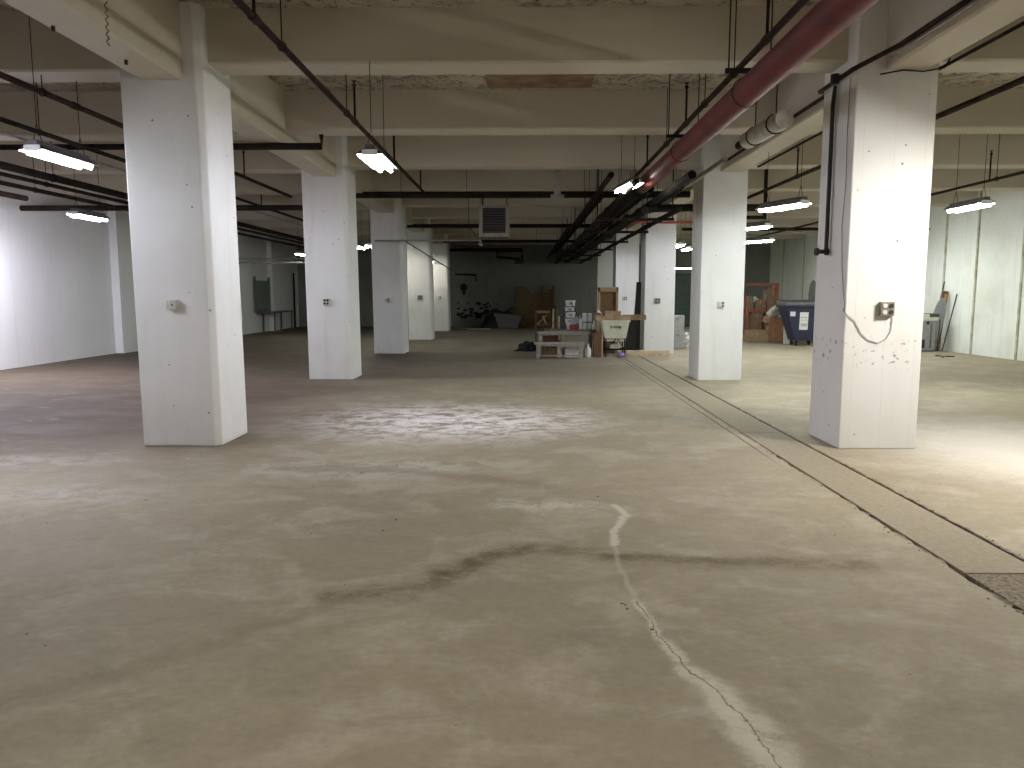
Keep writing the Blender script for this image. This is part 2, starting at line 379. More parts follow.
# vertical joint ribs of the right wall
b = MB()
for y in (15.4, 18.85, 20.75, 22.3, 24.6, 27.0, 29.3, 31.6, 33.4, 36.0): b.box(XR - .035, y - .035, 0, XR, y + .035, CEIL)
struct(b.build('trim_2', M['seam'], bevel=.008), 'vertical joint strips of the right wall')
# cross beams and girders
for k in range(-4, 10):
    yc = 8.39 + 3.185 * k
    if yc < YN + .4: continue
    for xa, xb, q, lb in ((XL, -3.83, BB - .065, 'left aisle'), (-3.83, XR, BB, 'middle and right aisles')):
        b = MB(); b.prism([(yc - .22, q + .02), (yc - .20, q), (yc + .20, q), (yc + .22, q + .02), (yc + .22, CEIL), (yc - .22, CEIL)], xa, xb, 'x')
        struct(b.build('ceiling_beam', M['beam']), 'concrete cross beam under the ceiling of the ' + lb)
GIR = (-3.62, 3.77)
for gx in GIR:
    b = MB(); g = GB if gx > 0 else 3.73; b.prism([(gx - .21, CEIL), (gx - .21, g + .02), (gx - .19, g), (gx + .19, g), (gx + .21, g + .02), (gx + .21, CEIL)], YN, YB, 'y')
    struct(b.build('ceiling_girder', M['beam']), 'concrete girder over the ' + ('left' if gx < 0 else 'right') + ' column row')
# columns
names = ['front', 'second', 'third', 'fourth', 'fifth']
for side, (x0, x1, ch) in (('left', (-4.01, -3.19, .06)), ('right', (3.285, 4.085, .018))):
    for k in range(5):
        yc = 8.37 + 6.37 * k; y0, y1 = yc - .40, yc + .40
        sh = 0 if side == 'left' else -.022 * k
        if side == 'left': poly = [(x0, y0), (x1 - ch, y0), (x1, y0 + ch), (x1, y1), (x0, y1)]
        else:
            y0 -= .04; poly = [(x0 + sh, y0), (x1 + sh, y0), (x1 + sh, y1), (x0 + sh, y1)]
        b = MB(); b.prism(poly, 0, CEIL, 'z')
        if side == 'left': b.v = [(x - .045 * z / CEIL, y, z) for x, y, z in b.v]
        o = b.build('column', M['column_worn'] if (side == 'right' and k == 0) else M['column'], bevel=.012)
        struct(o, '%s white square concrete column of the %s row' % (names[k], side))
b = MB(); b.box(-.5, 8.75, CEIL - .012, .95, 11.2, CEIL + .01)
struct(b.build('trim_3', M['rust']), 'rusty brown bare patch of ceiling between two beams')

# ------------------------------------------------------------ lamps
def make_lamp(label, loc, rz, matn, drop):
    t = thing('ceiling_light', label, 'light', loc, rz, 'hanging fluorescent lights')
    hw, hl = .14, .47
    b = MB()
    prof = [(-hw, -.052), (-.075, .0), (.075, .0), (hw, -.052)]; th = .006
    poly = prof + [(x * .97, z - th) for x, z in reversed(prof)]
    b.prism(poly, -hl, hl, 'y'); b.build('reflector', M['hood_white'], t)
    b = MB(); b.prism([(-.055, .0), (-.045, .05), (.045, .05), (.055, .0)], -hl, hl, 'y')
    b.prism([(x * 1.01, z + .003) for x, z in prof] + [(x, z + .009) for x, z in reversed(prof)], -hl, hl, 'y')
    b.build('housing', M['hood'], t, bevel=.003)
    for s in (-1, 1):
        b = MB(); b.tube([(s * .06, -hl + .02, -.075), (s * .06, hl - .02, -.075)], .019, 8); b.build('tube', M[matn], t)
    for s in (-1, 1):
        b = MB(); b.box(-.08, s * hl - .008, -.058, .08, s * hl + .008, 0); b.build('end_cap', M['hood_white'], t)
    for s in (-1, 1):
        b = MB(); y = s * hl * .8
        b.tube([(-.04, y, .05), (0, y, .22), (.04, y, .05)], .004, 5)
        b.tube([(0, y, .22), (0, y, .24), (0, y, drop)], .004, 5)
        b.build('hanger', M['dark_pipe'], t)
    return t
D = CEIL - 3.0 + .02
def lamp(label, x, y, z, rz, matn):
    yb = min([8.39 + 3.185 * k for k in range(-4, 10)], key=lambda v: abs(v - y))
    make_lamp(label, (x, y, z), rz, matn, CEIL - z)
lamp('large glowing fluorescent light hanging left of the front left column', -4.8, 8.15, 3.05, 0, 'tube_cool')
lamp('twin tube light in the left aisle with the white wall behind it', -7.64, 13.7, 3.0, 0, 'tube_l2')
lamp('bright light hanging below the brown pipe, above the middle aisle', -1.57, 8.55, 3.07, 0, 'tube_l3')
lamp('light hanging just left of the big red pipe', 1.68, 12.7, 3.36, .15, 'tube_green')
lamp('light between the first and second right columns', 3.95, 12.0, 2.97, .38, 'tube_bright_green')
lamp('long light in front of the right wall', 6.95, 12.35, 3.0, 0, 'tube_bright_green')
lamp('light just right of the second right column, upper one', 4.66, 16.1, 3.0, .5, 'tube_green')
lamp('light just right of the second right column, lower one', 5.97, 20.1, 3.0, .6, 'tube_green')
lamp('left small light between the second and third right columns', 4.33, 21.9, 3.0, 0, 'tube_dim')
lamp('right small light between the second and third right columns', 4.95, 23.6, 3.0, 0, 'tube_dim')
lamp('left small light beside the third left column', -4.75, 22.6, 3.0, 0, 'tube_dim')
lamp('right small light touching the third left column edge', -4.35, 22.1, 3.0, .2, 'tube_dim')
lamp('far light above the dark green roll door', 7.1, 34.0, 2.78, PI / 2, 'tube_green')
lamp('tiny far light under the pipes near the left wall', -7.86, 27.6, 3.05, 0, 'tube_dim')
# lamps outside the frame; those behind columns are added to brighten fronts and walls
lamp('light right of the front right column', 4.95, 6.1, 3.0, 0, 'tube_warm')
lamp('light over the place where the viewer stands', -.6, 1.6, 3.0, PI / 2, 'tube_mid')
lamp('light behind the viewer', 1.9, -1.0, 3.0, PI / 2, 'tube_mid')
lamp('light of the near left aisle', -5.7, 6.2, 3.0, 0, 'tube_strong')
lamp('added light hidden behind the front left column', -5.2, 12.2, 3.0, 0, 'tube_cool')
lamp('light beside the left wall', -10.12, 14.1, 3.0, -.8, 'tube_wall')
lamp('added light hidden behind the front right column', 8.2, 18.0, 3.0, 0, 'tube_bright_green')
lamp('added light of the far right aisle hidden behind the second right column', 7.45, 29.7, 3.0, 0, 'tube_bright_green')
lamp('second added light hidden behind the front right column', 9.3, 21.6, 3.0, 0, 'tube_bright_green')
lamp('added light hidden behind the second left column', -6.6, 27.5, 3.0, 0, 'tube_dim')
lamp('added light hidden behind the second right column', 4.75, 18.6, 3.0, 0, 'tube_cool')
lamp('added light hidden behind the third right column', 4.3, 25.0, 3.0, 0, 'tube_cool')
lamp('added light hidden behind the third left column', -4.42, 25.9, 3.0, PI / 2, 'tube_weak')
lamp('added light hidden behind the fourth left column', -4.2, 32.5, 3.0, PI / 2, 'tube_weak')

# ------------------------------------------------------------ pipes
def pipe(name, label, pts, r, matn, cat='pipe', hang=(), heads=(), couplings=(), hangx=(), n=12, group=None, ringr=None):
    t = thing(name, label, cat, pts[0], 0, group); o = Vector(pts[0])
    q = [Vector(p) - o for p in pts]
    b = MB(); b.tube(q, r, n); b.build('run', M[matn], t, True)
    for x in hangx:
        p = Vector((x - o.x, 0, 0)); b = MB(); rr = r + .006
        b.tube([p + Vector((0, rr * math.sin(a), rr * math.cos(a))) for a in [2 * PI * i / 12 for i in range(13)]], .006, 5)
        b.tube([p + Vector((0, 0, rr)), p + Vector((0, 0, CEIL - o.z))], .006, 5); b.build('hanger', M['dark_pipe'], t)
    def on(y):
        for a, c in zip(pts[:-1], pts[1:]):
            lo, hi = min(a[1], c[1]), max(a[1], c[1])
            if lo <= y <= hi and hi > lo:
                f = (y - a[1]) / (c[1] - a[1]); return Vector(a).lerp(Vector(c), f) - o
    for y in hang:
        p = on(y)
        if p is None: continue
        b = MB(); rr = r + .008
        b.tube([p + Vector((rr * math.sin(a), 0, rr * math.cos(a))) for a in [2 * PI * i / 12 for i in range(13)]], .006, 5)
        top = (BB if abs(((y - 8.39) / 3.185) % 1 - .5) > .43 else CEIL) - o.z
        b.tube([p + Vector((0, 0, rr)), Vector((p.x, p.y, top))], .006, 5); b.build('hanger', M['dark_pipe'], t)
    for y in heads:
        p = on(y)
        if p is None: continue
        b = MB(); h = .42
        b.tube([p, p + Vector((0, 0, h))], .014, 8)
        b.lathe((p.x, p.y, p.z + h), [(.014, 0), (.024, .01), (.024, .03), (.010, .035), (.010, .06), (.032, .065), (.032, .07)], 10)
        b.build('sprinkler_head', M['dark_pipe'], t)
    for y in couplings:
        p = on(y)
        if p is None: continue
        b = MB(); b.tube([p - Vector((0, .06, 0)), p + Vector((0, .06, 0))], r * 1.25, n); b.build('coupling', M[matn], t, True)
    return t
ys = [8.39 + 3.185 * k for k in range(-1, 9)]
pipe('sprinkler_pipe', 'long brown sprinkler pipe running back over the middle aisle from top left', [(-2.11, -2, 3.75), (-2.11, 17, 3.75)], .03, 'brown_pipe',
     hang=(7.0, 9.5, 13.0), heads=(6.3, 9.95, 12.9, 16.2), couplings=(6.3, 9.95, 12.9))
pipe('sprinkler_pipe', 'long dark sprinkler pipe running back just left of the red pipe', [(2.02, -2, 3.7), (2.02, 17, 3.7)], .03, 'brown_pipe',
     hang=(7.7, 8.9, 11.2), heads=(6.7, 9.9, 12.9), couplings=(6.7, 9.9, 12.9))
rp = pipe('main_pipe', 'big red painted main pipe running back beside the right girder', [(2.06, -3, 3.45), (2.06, 13.6, 3.45)], .125, 'red_pipe', n=20, hang=())
for y in (7.4, 10.35):   # brackets carrying the red pipe
    b = MB(); o = rp.location; b.box(1.86 - o.x, y - .02 - o.y, .17, 2.3 - o.x, y + .02 - o.y, .21)
    for x in (1.89, 2.27): b.tube([(x - o.x, y - o.y, .19), (x - o.x, y - o.y, CEIL - o.z - .01)], .007, 5)
    b.tube([(2.06 - o.x + .135 * math.sin(a), y - o.y, .135 * math.cos(a)) for a in [2 * PI * i / 14 for i in range(15)]], .005, 5)
    b.build('bracket', M['dark_pipe'], rp)
pipe('sprinkler_pipe', 'rust brown pipe crossing the upper left corner toward the front left column', [(-5.04, -1, 3.7), (-5.04, 17, 3.7)], .032, 'brown_pipe', hang=(8.3, 11.8), heads=(12.4, 14.2), couplings=(8.9, 12.4))
pipe('sprinkler_pipe', 'dark pipe running back above the large left light', [(-6.02, 1, 3.6), (-6.02, 26, 3.6)], .03, 'dark_pipe', hang=(9.8, 13.1, 16), heads=(11.9, 18.0))
pipe('water_pipe', 'thick dark pipe running back along the left aisle, uppermost of its bundle', [(-7.75, 2, 3.5), (-7.75, 34, 3.5)], .062, 'dark_pipe', hang=(12.9, 15.8, 19))
pipe('water_pipe', 'dark pipe running back in the left aisle, second of its bundle', [(-8.05, 2, 3.44), (-8.05, 34, 3.44)], .035, 'dark_pipe', hang=(13.2, 16))
pipe('water_pipe', 'brown pipe running back nearest the left wall', [(-8.5, 2, 3.4), (-8.5, 34, 3.4)], .038, 'brown_pipe', hang=(13.6, 17))
pipe('water_pipe', 'lamp hood built as a short thick brown pipe ending at the far left edge', [(-8.8, 5, 3.3), (-8.8, 13.8, 3.28)], .05, 'brown_pipe')  # stands in for a lamp hood, modelled as plain pipe
pipe('water_pipe', 'pale thin pipe running back left of the second left column', [(-7.0, 9, 3.75), (-7.0, 33, 3.75)], .02, 'grey_pipe')
pipe('cross_pipe', 'black pipe crossing left to right above the front left column, turned up at its end', [(-9.9, 11.2, 3.68), (-2.86, 11.2, 3.68), (-2.86, 11.2, 3.84)], .035, 'dark_pipe')
pipe('cross_pipe', 'thick dark pipe crossing the whole middle aisle behind the second left column', [(-3.57, 16.75, 3.7), (3.54, 16.75, 3.7)], .07, 'dark_pipe', hangx=(-2.6, -1.2, 1.3))
pipe('cross_pipe', 'thick dark pipe crossing left of the second left column', [(-10.9, 16.9, 3.45), (-4.1, 16.9, 3.45)], .06, 'dark_pipe', hangx=(-6.4, -4.6))
pipe('cross_pipe', 'dark pipe crossing the far aisle below the louvred heater', [(-3.6, 24.3, 3.7), (3.2, 24.3, 3.7)], .06, 'dark_pipe', hangx=(-2, 0))
pipe('cross_pipe', 'dark pipe crossing deeper behind the louvred heater', [(-3.0, 29.2, 3.55), (2.2, 29.2, 3.55)], .05, 'dark_pipe', hangx=(-2, .5))
pipe('sprinkler_pipe', 'brown sprinkler pipe running back right of the right columns', [(4.7, -1, 3.6), (4.7, 18, 3.6)], .032, 'brown_pipe', hang=(9.7, 10.8), heads=(13.6,), couplings=(13.6,))
pipe('sprinkler_pipe', 'thin brown pipe running back along the right wall side, above its light', [(7.86, 2, 3.5), (7.86, 30, 3.5)], .026, 'brown_pipe', hang=(13.2,), heads=(13.4, 17))
pipe('conduit', 'black conduit line running back close under the right bay ceiling', [(4.15, 2, 3.83), (4.15, 14, 3.83)], .017, 'dark_pipe')
pipe('cross_pipe', 'dark pipe crossing the right aisle above the boxes', [(4.7, 23.2, 3.5), (11.95, 23.2, 3.5)], .045, 'dark_pipe', hangx=(6.5, 8.9))
pipe('cross_pipe', 'dark pipe stub right of the second right column', [(4.1, 17.6, 3.3), (5.4, 17.6, 3.3), (5.4, 17.6, 4.46)], .04, 'dark_pipe')
pipe('cross_pipe', 'thin red pipe crossing in front of the third right column', [(2.5, 20.1, 3.42), (4.9, 20.1, 3.42)], .03, 'red_thin', hangx=(2.6, 4.8))
pipe('water_pipe', 'thick black pipe bending to the right past the second right column', [(2.2, 14.2, 3.1), (2.5, 15.0, 3.22), (3.2, 15.36, 3.27), (4.6, 15.36, 3.27)], .07, 'dark_pipe')
pipe('water_pipe', 'thick dark pipe carrying on from the end of the red main pipe', [(2.06, 13.62, 3.45), (2.0, 37.9, 3.45)], .115, 'dark_pipe', couplings=(14, 19, 25), n=16)
# bundle of dark pipes behind the red one
for k, y in enumerate((14.9, 17.9, 21.3, 24.9, 28.6, 32.4)):
    t = thing('pipe_trapeze', 'dark hanging rail under the pipe bundle, %s from the viewer' % ['nearest', 'second', 'third', 'fourth', 'fifth', 'farthest'][k], 'pipe hanger', (2.12, y, 2.98), 0, 'trapeze hangers of the pipe bundle')
    MB().box(-.74, -.03, 0, .74, .03, .05).build('rail', M['dark_pipe'], t)
    for sx in (-.71, .71): MB().tube([(sx, 0, .02), (sx, 0, CEIL - 2.99)], .012, 6).build('rod', M['dark_pipe'], t)
for i, (x, y0, z, r, mt, lab) in enumerate([(1.45, 13, 3.55, .05, 'dark_pipe', 'leftmost dark pipe of the far bundle behind the red pipe'),
        (1.72, 12, 3.3, .045, 'dark_pipe', 'dark pipe low in the bundle below the red pipe'),
        (2.35, 11, 3.25, .06, 'dark_pipe', 'dark pipe right under the red pipe'),
        (2.62, 13.2, 3.38, .075, 'dark_pipe', 'thick dark pipe of the bundle, right of the red pipe'),
        (2.95, 11.6, 3.55, .04, 'grey_pipe', 'grey pipe of the bundle nearest the right girder'),
        (2.78, 14, 3.1, .05, 'dark_pipe', 'dark pipe lowest on the right of the bundle'),
        (1.60, 15, 3.12, .07, 'dark_pipe', 'thick dark pipe lowest on the left of the bundle'), (2.1, 16, 3.14, .06, 'dark_pipe', 'dark pipe lowest in the middle of the bundle'), (2.45, 15.2, 3.62, .08, 'dark_pipe', 'thick dark pipe uppermost on the right of the bundle'), (1.66, 16.5, 3.66, .06, 'dark_pipe', 'dark pipe uppermost on the left of the bundle'),
        (1.2, 20, 3.35, .04, 'dark_pipe', 'far dark pipe left of the bundle')]):
    pipe('water_pipe', lab, [(x, y0, z), (x, 37.9, z)], r, mt, hang=(17.3, 23.6), couplings=(16, 22, 28), group='pipe bundle beside the right girder')
# jacketed cylinder beside the girder
t = thing('jacketed_cylinder', 'short off-white wrapped cylinder hung between the red pipe and the right girder', 'cylinder', (2.78, 8.5, 3.45))
b = MB(); b.tube([(0, 0, 0), (-.06, 1.15, 0)], .10, 18); b.build('jacket', M['white_jacket'], t, True)
b = MB(); b.tube([(-.06, 1.15, 0), (-.07, 1.5, 0)], .05, 12); b.build('neck', M['dark_pipe'], t, True)
for y in (.25, .9):
    b = MB(); b.tube([(0 + .105 * math.sin(a) - .05 * y, y, .105 * math.cos(a)) for a in [2 * PI * i / 14 for i in range(15)]], .009, 5)
    b.tube([(-.05 * y, y, .1), (-.05 * y, y, CEIL - 3.45)], .007, 5); b.build('hanger', M['dark_pipe'], t)
# gauge dial / hose wheel
t = thing('pipe_flange', 'round pale flange with spokes hanging right of the red pipe', 'flange', (2.53, 13.02, 3.4))
b = MB(); b.tube([(0, 0, 0), (0, .05, 0)], .062, 20); b.build('disc', M['dark_grey'], t)
b = MB(); b.tube([(.068 * math.sin(a), -.01, .068 * math.cos(a)) for a in [2 * PI * i / 20 for i in range(21)]], .011, 6)
for k in range(3): a = k * PI / 3 + .3; b.tube([(-.06 * math.sin(a), -.01, -.06 * math.cos(a)), (.06 * math.sin(a), -.01, .06 * math.cos(a))], .007, 5)
b.tube([(0, .03, .06), (0, .03, CEIL - 3.4)], .008, 6)
b.build('rim', M['grey_pipe'], t)
# conduits along the girder and the black standpipe on the front right column
pipe('conduit', 'dark conduit fixed along the left side of the right girder', [(3.53, -2, 3.92), (3.53, 7.6, 3.92), (3.25, 7.95, 3.80), (3.25, 8.8, 3.80), (3.53, 9.2, 3.9), (3.53, 14, 3.9)], .022, 'brown_pipe')
pipe('conduit', 'grey conduit fixed along the right girder under the dark one', [(3.54, -2, 3.87), (3.54, 7.8, 3.87)], .012, 'grey_pipe')
t = thing('standpipe', 'black vertical pipe down the left face of the front right column', 'pipe', (3.245, 8.4, 3.75))
b = MB(); b.tube([(0, -.04, 0), (0, 0, -.2), (0, 0, -1.7)], .022, 10); b.build('run', M['black'], t, True)
b = MB(); b.tube([(.03, 0, -1.7), (-.085, 0, -1.7)], .024, 10); b.tube([(-.085, 0, -1.7), (-.115, 0, -1.7)], .042, 10); b.tube([(-.01, 0, -1.7), (.02, 0, -1.7)], .04, 10); b.build('end_valve', M['black'], t, True)
b = MB(); b.tube([(0, -.02, .02), (0, -.02, .02 + .1)], .045, 10); b.build('coupling', M['black'], t, True)
# cable down column and looping to the outlet
cp = [at(843, 85, y=7.93), at(845, 130, y=7.93), at(842, 180, y=7.93), at(845, 240, y=7.93), at(848, 300, y=7.93)]
cab = [Vector((3.272, 8.05, 3.75)), Vector((3.272, 8.06, 3.2)), Vector((3.270, 8.03, 2.7)), Vector((3.272, 8.08, 2.3)), Vector((3.268, 8.02, 1.9)), Vector((3.272, 7.975, 1.66)), Vector((3.276, 7.94, 1.52)), Vector((3.274, 7.918, 1.47)), Vector((3.279, 7.953, 1.44)), Vector((3.287, 7.953, 1.40))]
for px, py in [(853, 321), (859, 333), (866, 340), (876, 343), (884, 339), (889, 331), (890.5, 320), (890.3, 313)]: cab.append(at(px, py, y=7.955))
b = MB(); b.tube([p + Vector((0, -.035 if p.y > 7.94 and p.x > 3.28 else 0, 0)) for p in cab], .0042, 6)
tag(b.build('power_cable', M['cable'], smooth=True), 'thin grey cable running down the front right column and looping up to its outlet', 'cable')
b = MB(); b.tube([(3.50, 7.9, 3.74), (3.7, 7.85, 3.765), (3.9, 7.86, 3.755), (4.12, 7.9, 3.80), (4.2, 7.95, 3.9)], .008, 6)
tag(b.build('power_cable', M['dark_pipe'], smooth=True), 'dark cable strung across the top of the front right column', 'cable')
b = MB(); b.tube([at(672, 168, y=14.1), at(686, 172, y=14.1), at(694, 190, y=14.15), at(695, 215, y=14.2), at(694, 242, y=14.2), at(690, 250, y=14.2)], .009, 6)
tag(b.build('power_cable', M['grey_pipe'], smooth=True), 'thin cable hanging down the left edge of the second right column', 'cable')
pipe('sprinkler_drop', 'dark vertical pipe dropping beside the top right edge of the front right column', [(4.19, 8.3, 3.93), (4.19, 8.3, 3.42), (4.7, 9.5, 3.45)], .03, 'dark_pipe')
# conduits in front of the left columns
pipe('conduit', 'thin pale conduit crossing in front of the third left column', [(-3.85, 20.25, 2.98), (-1.1, 20.25, 2.98)], .022, 'grey_pipe')
pipe('conduit', 'thin dark line running back beside the third left column', [(-3.04, 20.3, 2.95), (-3.04, 33, 2.62)], .016, 'dark_pipe')
t = thing('pipe_valve', 'small junction hanging at the end of the thin pale conduit', 'valve', (-1.1, 20.25, 2.95))
b = MB(); b.lathe((0, 0, 0), [(.02, -.11), (.05, -.09), (.05, -.03), (.03, .0), (.012, .05), (.012, 1.52)], 12); b.build('body', M['grey_pipe'], t, True)
for s in (-1, 1):
    b = MB(); b.tube([(0, 0, 0), (s * .18 - .12, 0, .38), (s * .2 - .12, 0, 1.52)], .008, 5); b.build('stay', M['dark_pipe'], t)
# far left high rails
pipe('cross_pipe', 'pale rail crossing near the far left wall, upper one', [(-10.9, 27.0, 2.82), (-6.5, 27.0, 2.82)], .025, 'grey_pipe')
pipe('cross_pipe', 'pale rail crossing near the far left wall, lower one', [(-10.9, 27.2, 2.68), (-6.5, 27.2, 2.68)], .035, 'grey_pipe')
# pipe frame at the back wall
P_ = lambda px, py, y=36.5: at(px, py, y=y)
pipe('wall_pipe', 'dark pipe frame high on the back wall left of the centre', [P_(450, 250), P_(522, 250), P_(522, 262)], .07, 'dark_pipe')
pipe('wall_pipe', 'short dark pipe below the frame on the back wall', [P_(497, 250), P_(497, 257), P_(520, 259)], .05, 'dark_pipe')
b = MB(); c = P_(519, 262); b.cbox(c, (.45, .3, .18)); tag(b.build('motor_box', M['black'], bevel=.02), 'small black box hanging from the pipe frame on the back wall', 'box')
pipe('wall_pipe', 'thin dark pipe bent down on the back wall above the rubble', [P_(455, 274, 37.9), P_(476, 275, 37.9), P_(476, 281, 37.9)], .035, 'dark_pipe')
b = MB(); c = at(464, 290, y=37.9); b.lathe((c.x, c.y, c.z - .25), [(.04, 0), (.06, .2), (.15, .3), (.17, .42), (.1, .5), (.04, .55)], 10)
tag(b.build('wall_horn', M['black'], smooth=True), 'small black fitting on the back wall above the rubble', 'fitting')
# little hanging rods from beams (bare hangers)
rods = [(3.0, 14.5, 'left'), ]
# unit heater
t = thing('unit_heater', 'grey boxed heater with black louvred front hanging in the far middle aisle', 'heater', (-.70, 19.0, 2.98))
b = MB(); b.box(-.37, 0, 0, .37, .5, .76); b.build('casing', M['dark_grey'], t, bevel=.02)
b = MB(); b.box(-.27, -.012, .10, .27, .0, .68); b.build('grille_back', M['louvre'], t)
b = MB()
for k in range(9): b.cbox((0, -.02, .14 + k * .062), (.53, .04, .006), rx=.6)
b.build('louvre', M['dark_grey'], t)
b = MB()
for x0, z0, x1, z1 in ((-.37, .0, .37, .09), (-.37, .69, .37, .76), (-.37, .09, -.28, .69), (.28, .09, .37, .69)): b.box(x0, -.03, z0, x1, 0, z1)
b.build('front_frame', M['grey_pipe'], t, bevel=.004)
for s in (-1, 1):
    b = MB(); b.tube([(s * .3, .25, .76), (s * .3, .25, CEIL - 2.98)], .012, 6); b.build('hanger', M['dark_pipe'], t)
t = thing('ceiling_duct', 'pale vertical pipe sleeve dropping from the ceiling in the far middle aisle', 'duct', (.72, 16.5, 3.62))
b = MB(); b.box(-.07, -.07, 0, .07, .07, CEIL - 3.62); b.build('sleeve', M['grey_pipe'], t, bevel=.01)
b = MB(); b.tube([(-.14, 0, .02), (.14, 0, .02)], .04, 8); b.build('clamp', M['grey_pipe'], t)
# cables hanging from the ceiling over the front left column (bare rebar chip)
p0 = at(106, 5, z=3.73); zb = at(109, 50, y=p0.y).z; n = 26
b = MB(); b.tube([Vector((p0.x + .010 * math.sin(i * 1.5), p0.y + .010 * math.cos(i * 1.5), p0.z + .03 + (zb - p0.z) * i / n)) for i in range(n + 1)], .005, 5)
tag(b.build('twisted_wire', M['rust']), 'rusty twisted wire hanging from the left girder before the front left column', 'wire')
for px, py in ((126, 60), (53, 26)):
    p = at(px, py, z=3.73); b = MB(); b.tube([(p.x, p.y, 3.735), (p.x, p.y, 3.69)], .016, 8); tag(b.build('anchor_stub', M['black']), 'black anchor stub under the left girder, ' + ('nearer the column' if px > 100 else 'farther from the column'), 'anchor')

# ------------------------------------------------------------ outlets on the columns
def outlet(label, x, y, z, mat='socket', w=.07, kind=0):
    t = thing('outlet_box', label, 'outlet', (x, y, z), 0, 'outlet boxes on the columns')
    b = MB(); b.box(-w, -.055, -w, w, 0, w); b.build('box', M[mat], t, bevel=.006)
    b = MB(); b.box(-w * .96, -.062, -w * .96, w * .96, -.055, w * .96); b.build('cover_plate', M[mat], t, bevel=.003)
    if kind == 2:
        b = MB(); b.tube([(w * .25, -.055, 0), (w * .25, -.066, 0)], w * .2, 8); b.build('socket', M['black'], t); return t
    for sx in (-1, 1):
        for sz in (-1, 1):
            b = MB(); b.tube([(sx * w * .45, -.055, sz * w * .45), (sx * w * .45, -.072, sz * w * .45)], w * .32, 10)
            b.build('socket', M['black'] if sx > 0 or kind else M['socket_white'], t)
    return t
outlet('four-socket grey metal outlet on the front right column, cable attached', 3.69, 7.93, 1.45)
outlet('outlet box painted over white on the front left column', -3.62, 7.97, 1.49, 'socket_white', .05, 2)
outlet('four-hole outlet on the second left column', -3.64, 14.34, 1.455, 'socket_white', .065, 1)
outlet('outlet on the third left column', -3.62, 20.71, 1.44, 'socket_white', .06)
outlet('outlet on the fourth left column', -3.60, 27.08, 1.48, 'grey_metal', .08, 1)
outlet('outlet on the fifth left column', -3.60, 33.45, 1.45, 'socket_white', .07)
outlet('outlet on the second right column', 3.64, 14.30, 1.41, 'socket_white', .055)
outlet('round dark outlet on the third right column', 3.58, 20.67, 1.42, 'grey_metal', .07, 1)
outlet('outlet on the fourth right column', 3.56, 27.04, 1.45, 'socket_white', .07, 1)

# ------------------------------------------------------------ junk in the middle
def bench(label, x0, x1, y, h, d, cat='bench'):
    w = x1 - x0; t = thing('bench', label, cat, ((x0 + x1) / 2, y, 0))
    b = MB(); b.box(-w / 2 - .04, 0, h - .045, w / 2 + .04, d, h); b.build('seat', M['bench_white'], t, bevel=.006)
    for sx in (-1, 1):
        for yy in (.03, d - .08):
            b = MB(); b.box(sx * (w / 2 - .05) - .045, yy, 0, sx * (w / 2 - .05) + .045, yy + .05, h - .045); b.build('leg', M['bench_white'], t, bevel=.005)
    b = MB(); b.box(-w / 2 + .05, .05, .06, w / 2 - .05, .08, .09); b.build('stretcher', M['bench_white'], t)
    b = MB(); b.box(-w / 2 + .05, .02, h - .085, w / 2 - .05, .04, h - .05); b.build('apron', M['grey_metal'], t)
    b = MB(); b.box(-.04, .06, .06, -.0, .10, h - .045); b.build('support', M['bench_white'], t)
    return t
bench('low white bench standing in front of the other table', .33, 1.50, 19.05, .40, .34)
t = bench('taller white bench behind the low one, dark table behind it', .42, 1.72, 20.1, .62, .34)
# dark table behind
t = thing('table', 'dark grey topped table loaded with jars and the white bucket stack', 'table', (1.3, 21.0, 0))
b = MB(); b.box(-.70, 0, .56, .70, .7, .64); b.build('tabletop', M['dark_grey'], t, bevel=.006)
for sx in (-1, 1):
    for yy in (.03, .62):
        b = MB(); b.box(sx * .57 - .025, yy, 0, sx * .57 + .025, yy + .05, .56); b.build('leg', M['dark_grey'], t)
# things under the benches
def cart(name, label, cat, c, sz, mat, rz=0, bev=.005, flap=True):
    t = thing(name, label, cat, (c[0], c[1], c[2]), rz)
    b = MB(); b.box(-sz[0] / 2, -sz[1] / 2, 0, sz[0] / 2, sz[1] / 2, sz[2]); b.build('body', M[mat], t, bevel=bev)
    if flap:
        b = MB(); b.box(-sz[0] / 2 - .002, -.02, sz[2], sz[0] / 2 + .002, .02, sz[2] + .002); b.box(-sz[0] * .03, -sz[1] / 2 - .002, sz[2] * .6, sz[0] * .03, -sz[1] / 2, sz[2]); b.build('tape', M['cardboard_light'], t)
    return t
cart('cardboard_box', 'brown cardboard box under the low white bench', 'box', (.68, 19.62, 0), (.42, .3, .30), 'cardboard')
cart('cardboard_box', 'small pale box beside the brown box under the low bench', 'box', (.93, 19.6, 0), (.12, .3, .29), 'pine')
cart('crate', 'dark red crate between the two white benches', 'crate', (.75, 20.12 + .5, .20), (.52, .3, .17), 'red_plastic', flap=False)
cart('crate', 'brown crate on the dark red crate', 'crate', (.72, 20.62, .372), (.44, .28, .12), 'brown_wood', flap=False)
cart('storage_box', 'low plinth box carrying the red crate', 'box', (.78, 20.62, 0), (.7, .3, .2), 'dark_grey', flap=False)
cart('storage_box', 'flat white box under the right part of the low bench', 'box', (1.24, 19.65, 0), (.34, .3, .19), 'white_plastic', flap=False)
for k, (x, z) in enumerate(((1.06, .10), (1.06, .38))):
    b = MB(); yy = 19.75; b.tube([(x, yy, z + .0), (x, yy + .12, z)], .10, 16); b.tube([(x, yy - .01, z), (x, yy, z)], .045, 12)
    if k: pass
    if k == 0: tag(b.build('wheel', M['dark_grey']), 'dark wheel lying under the low white bench', 'wheel')
t = thing('bottle', 'white plastic bottle standing at the right end of the low bench', 'bottle', (1.66, 19.6, 0))
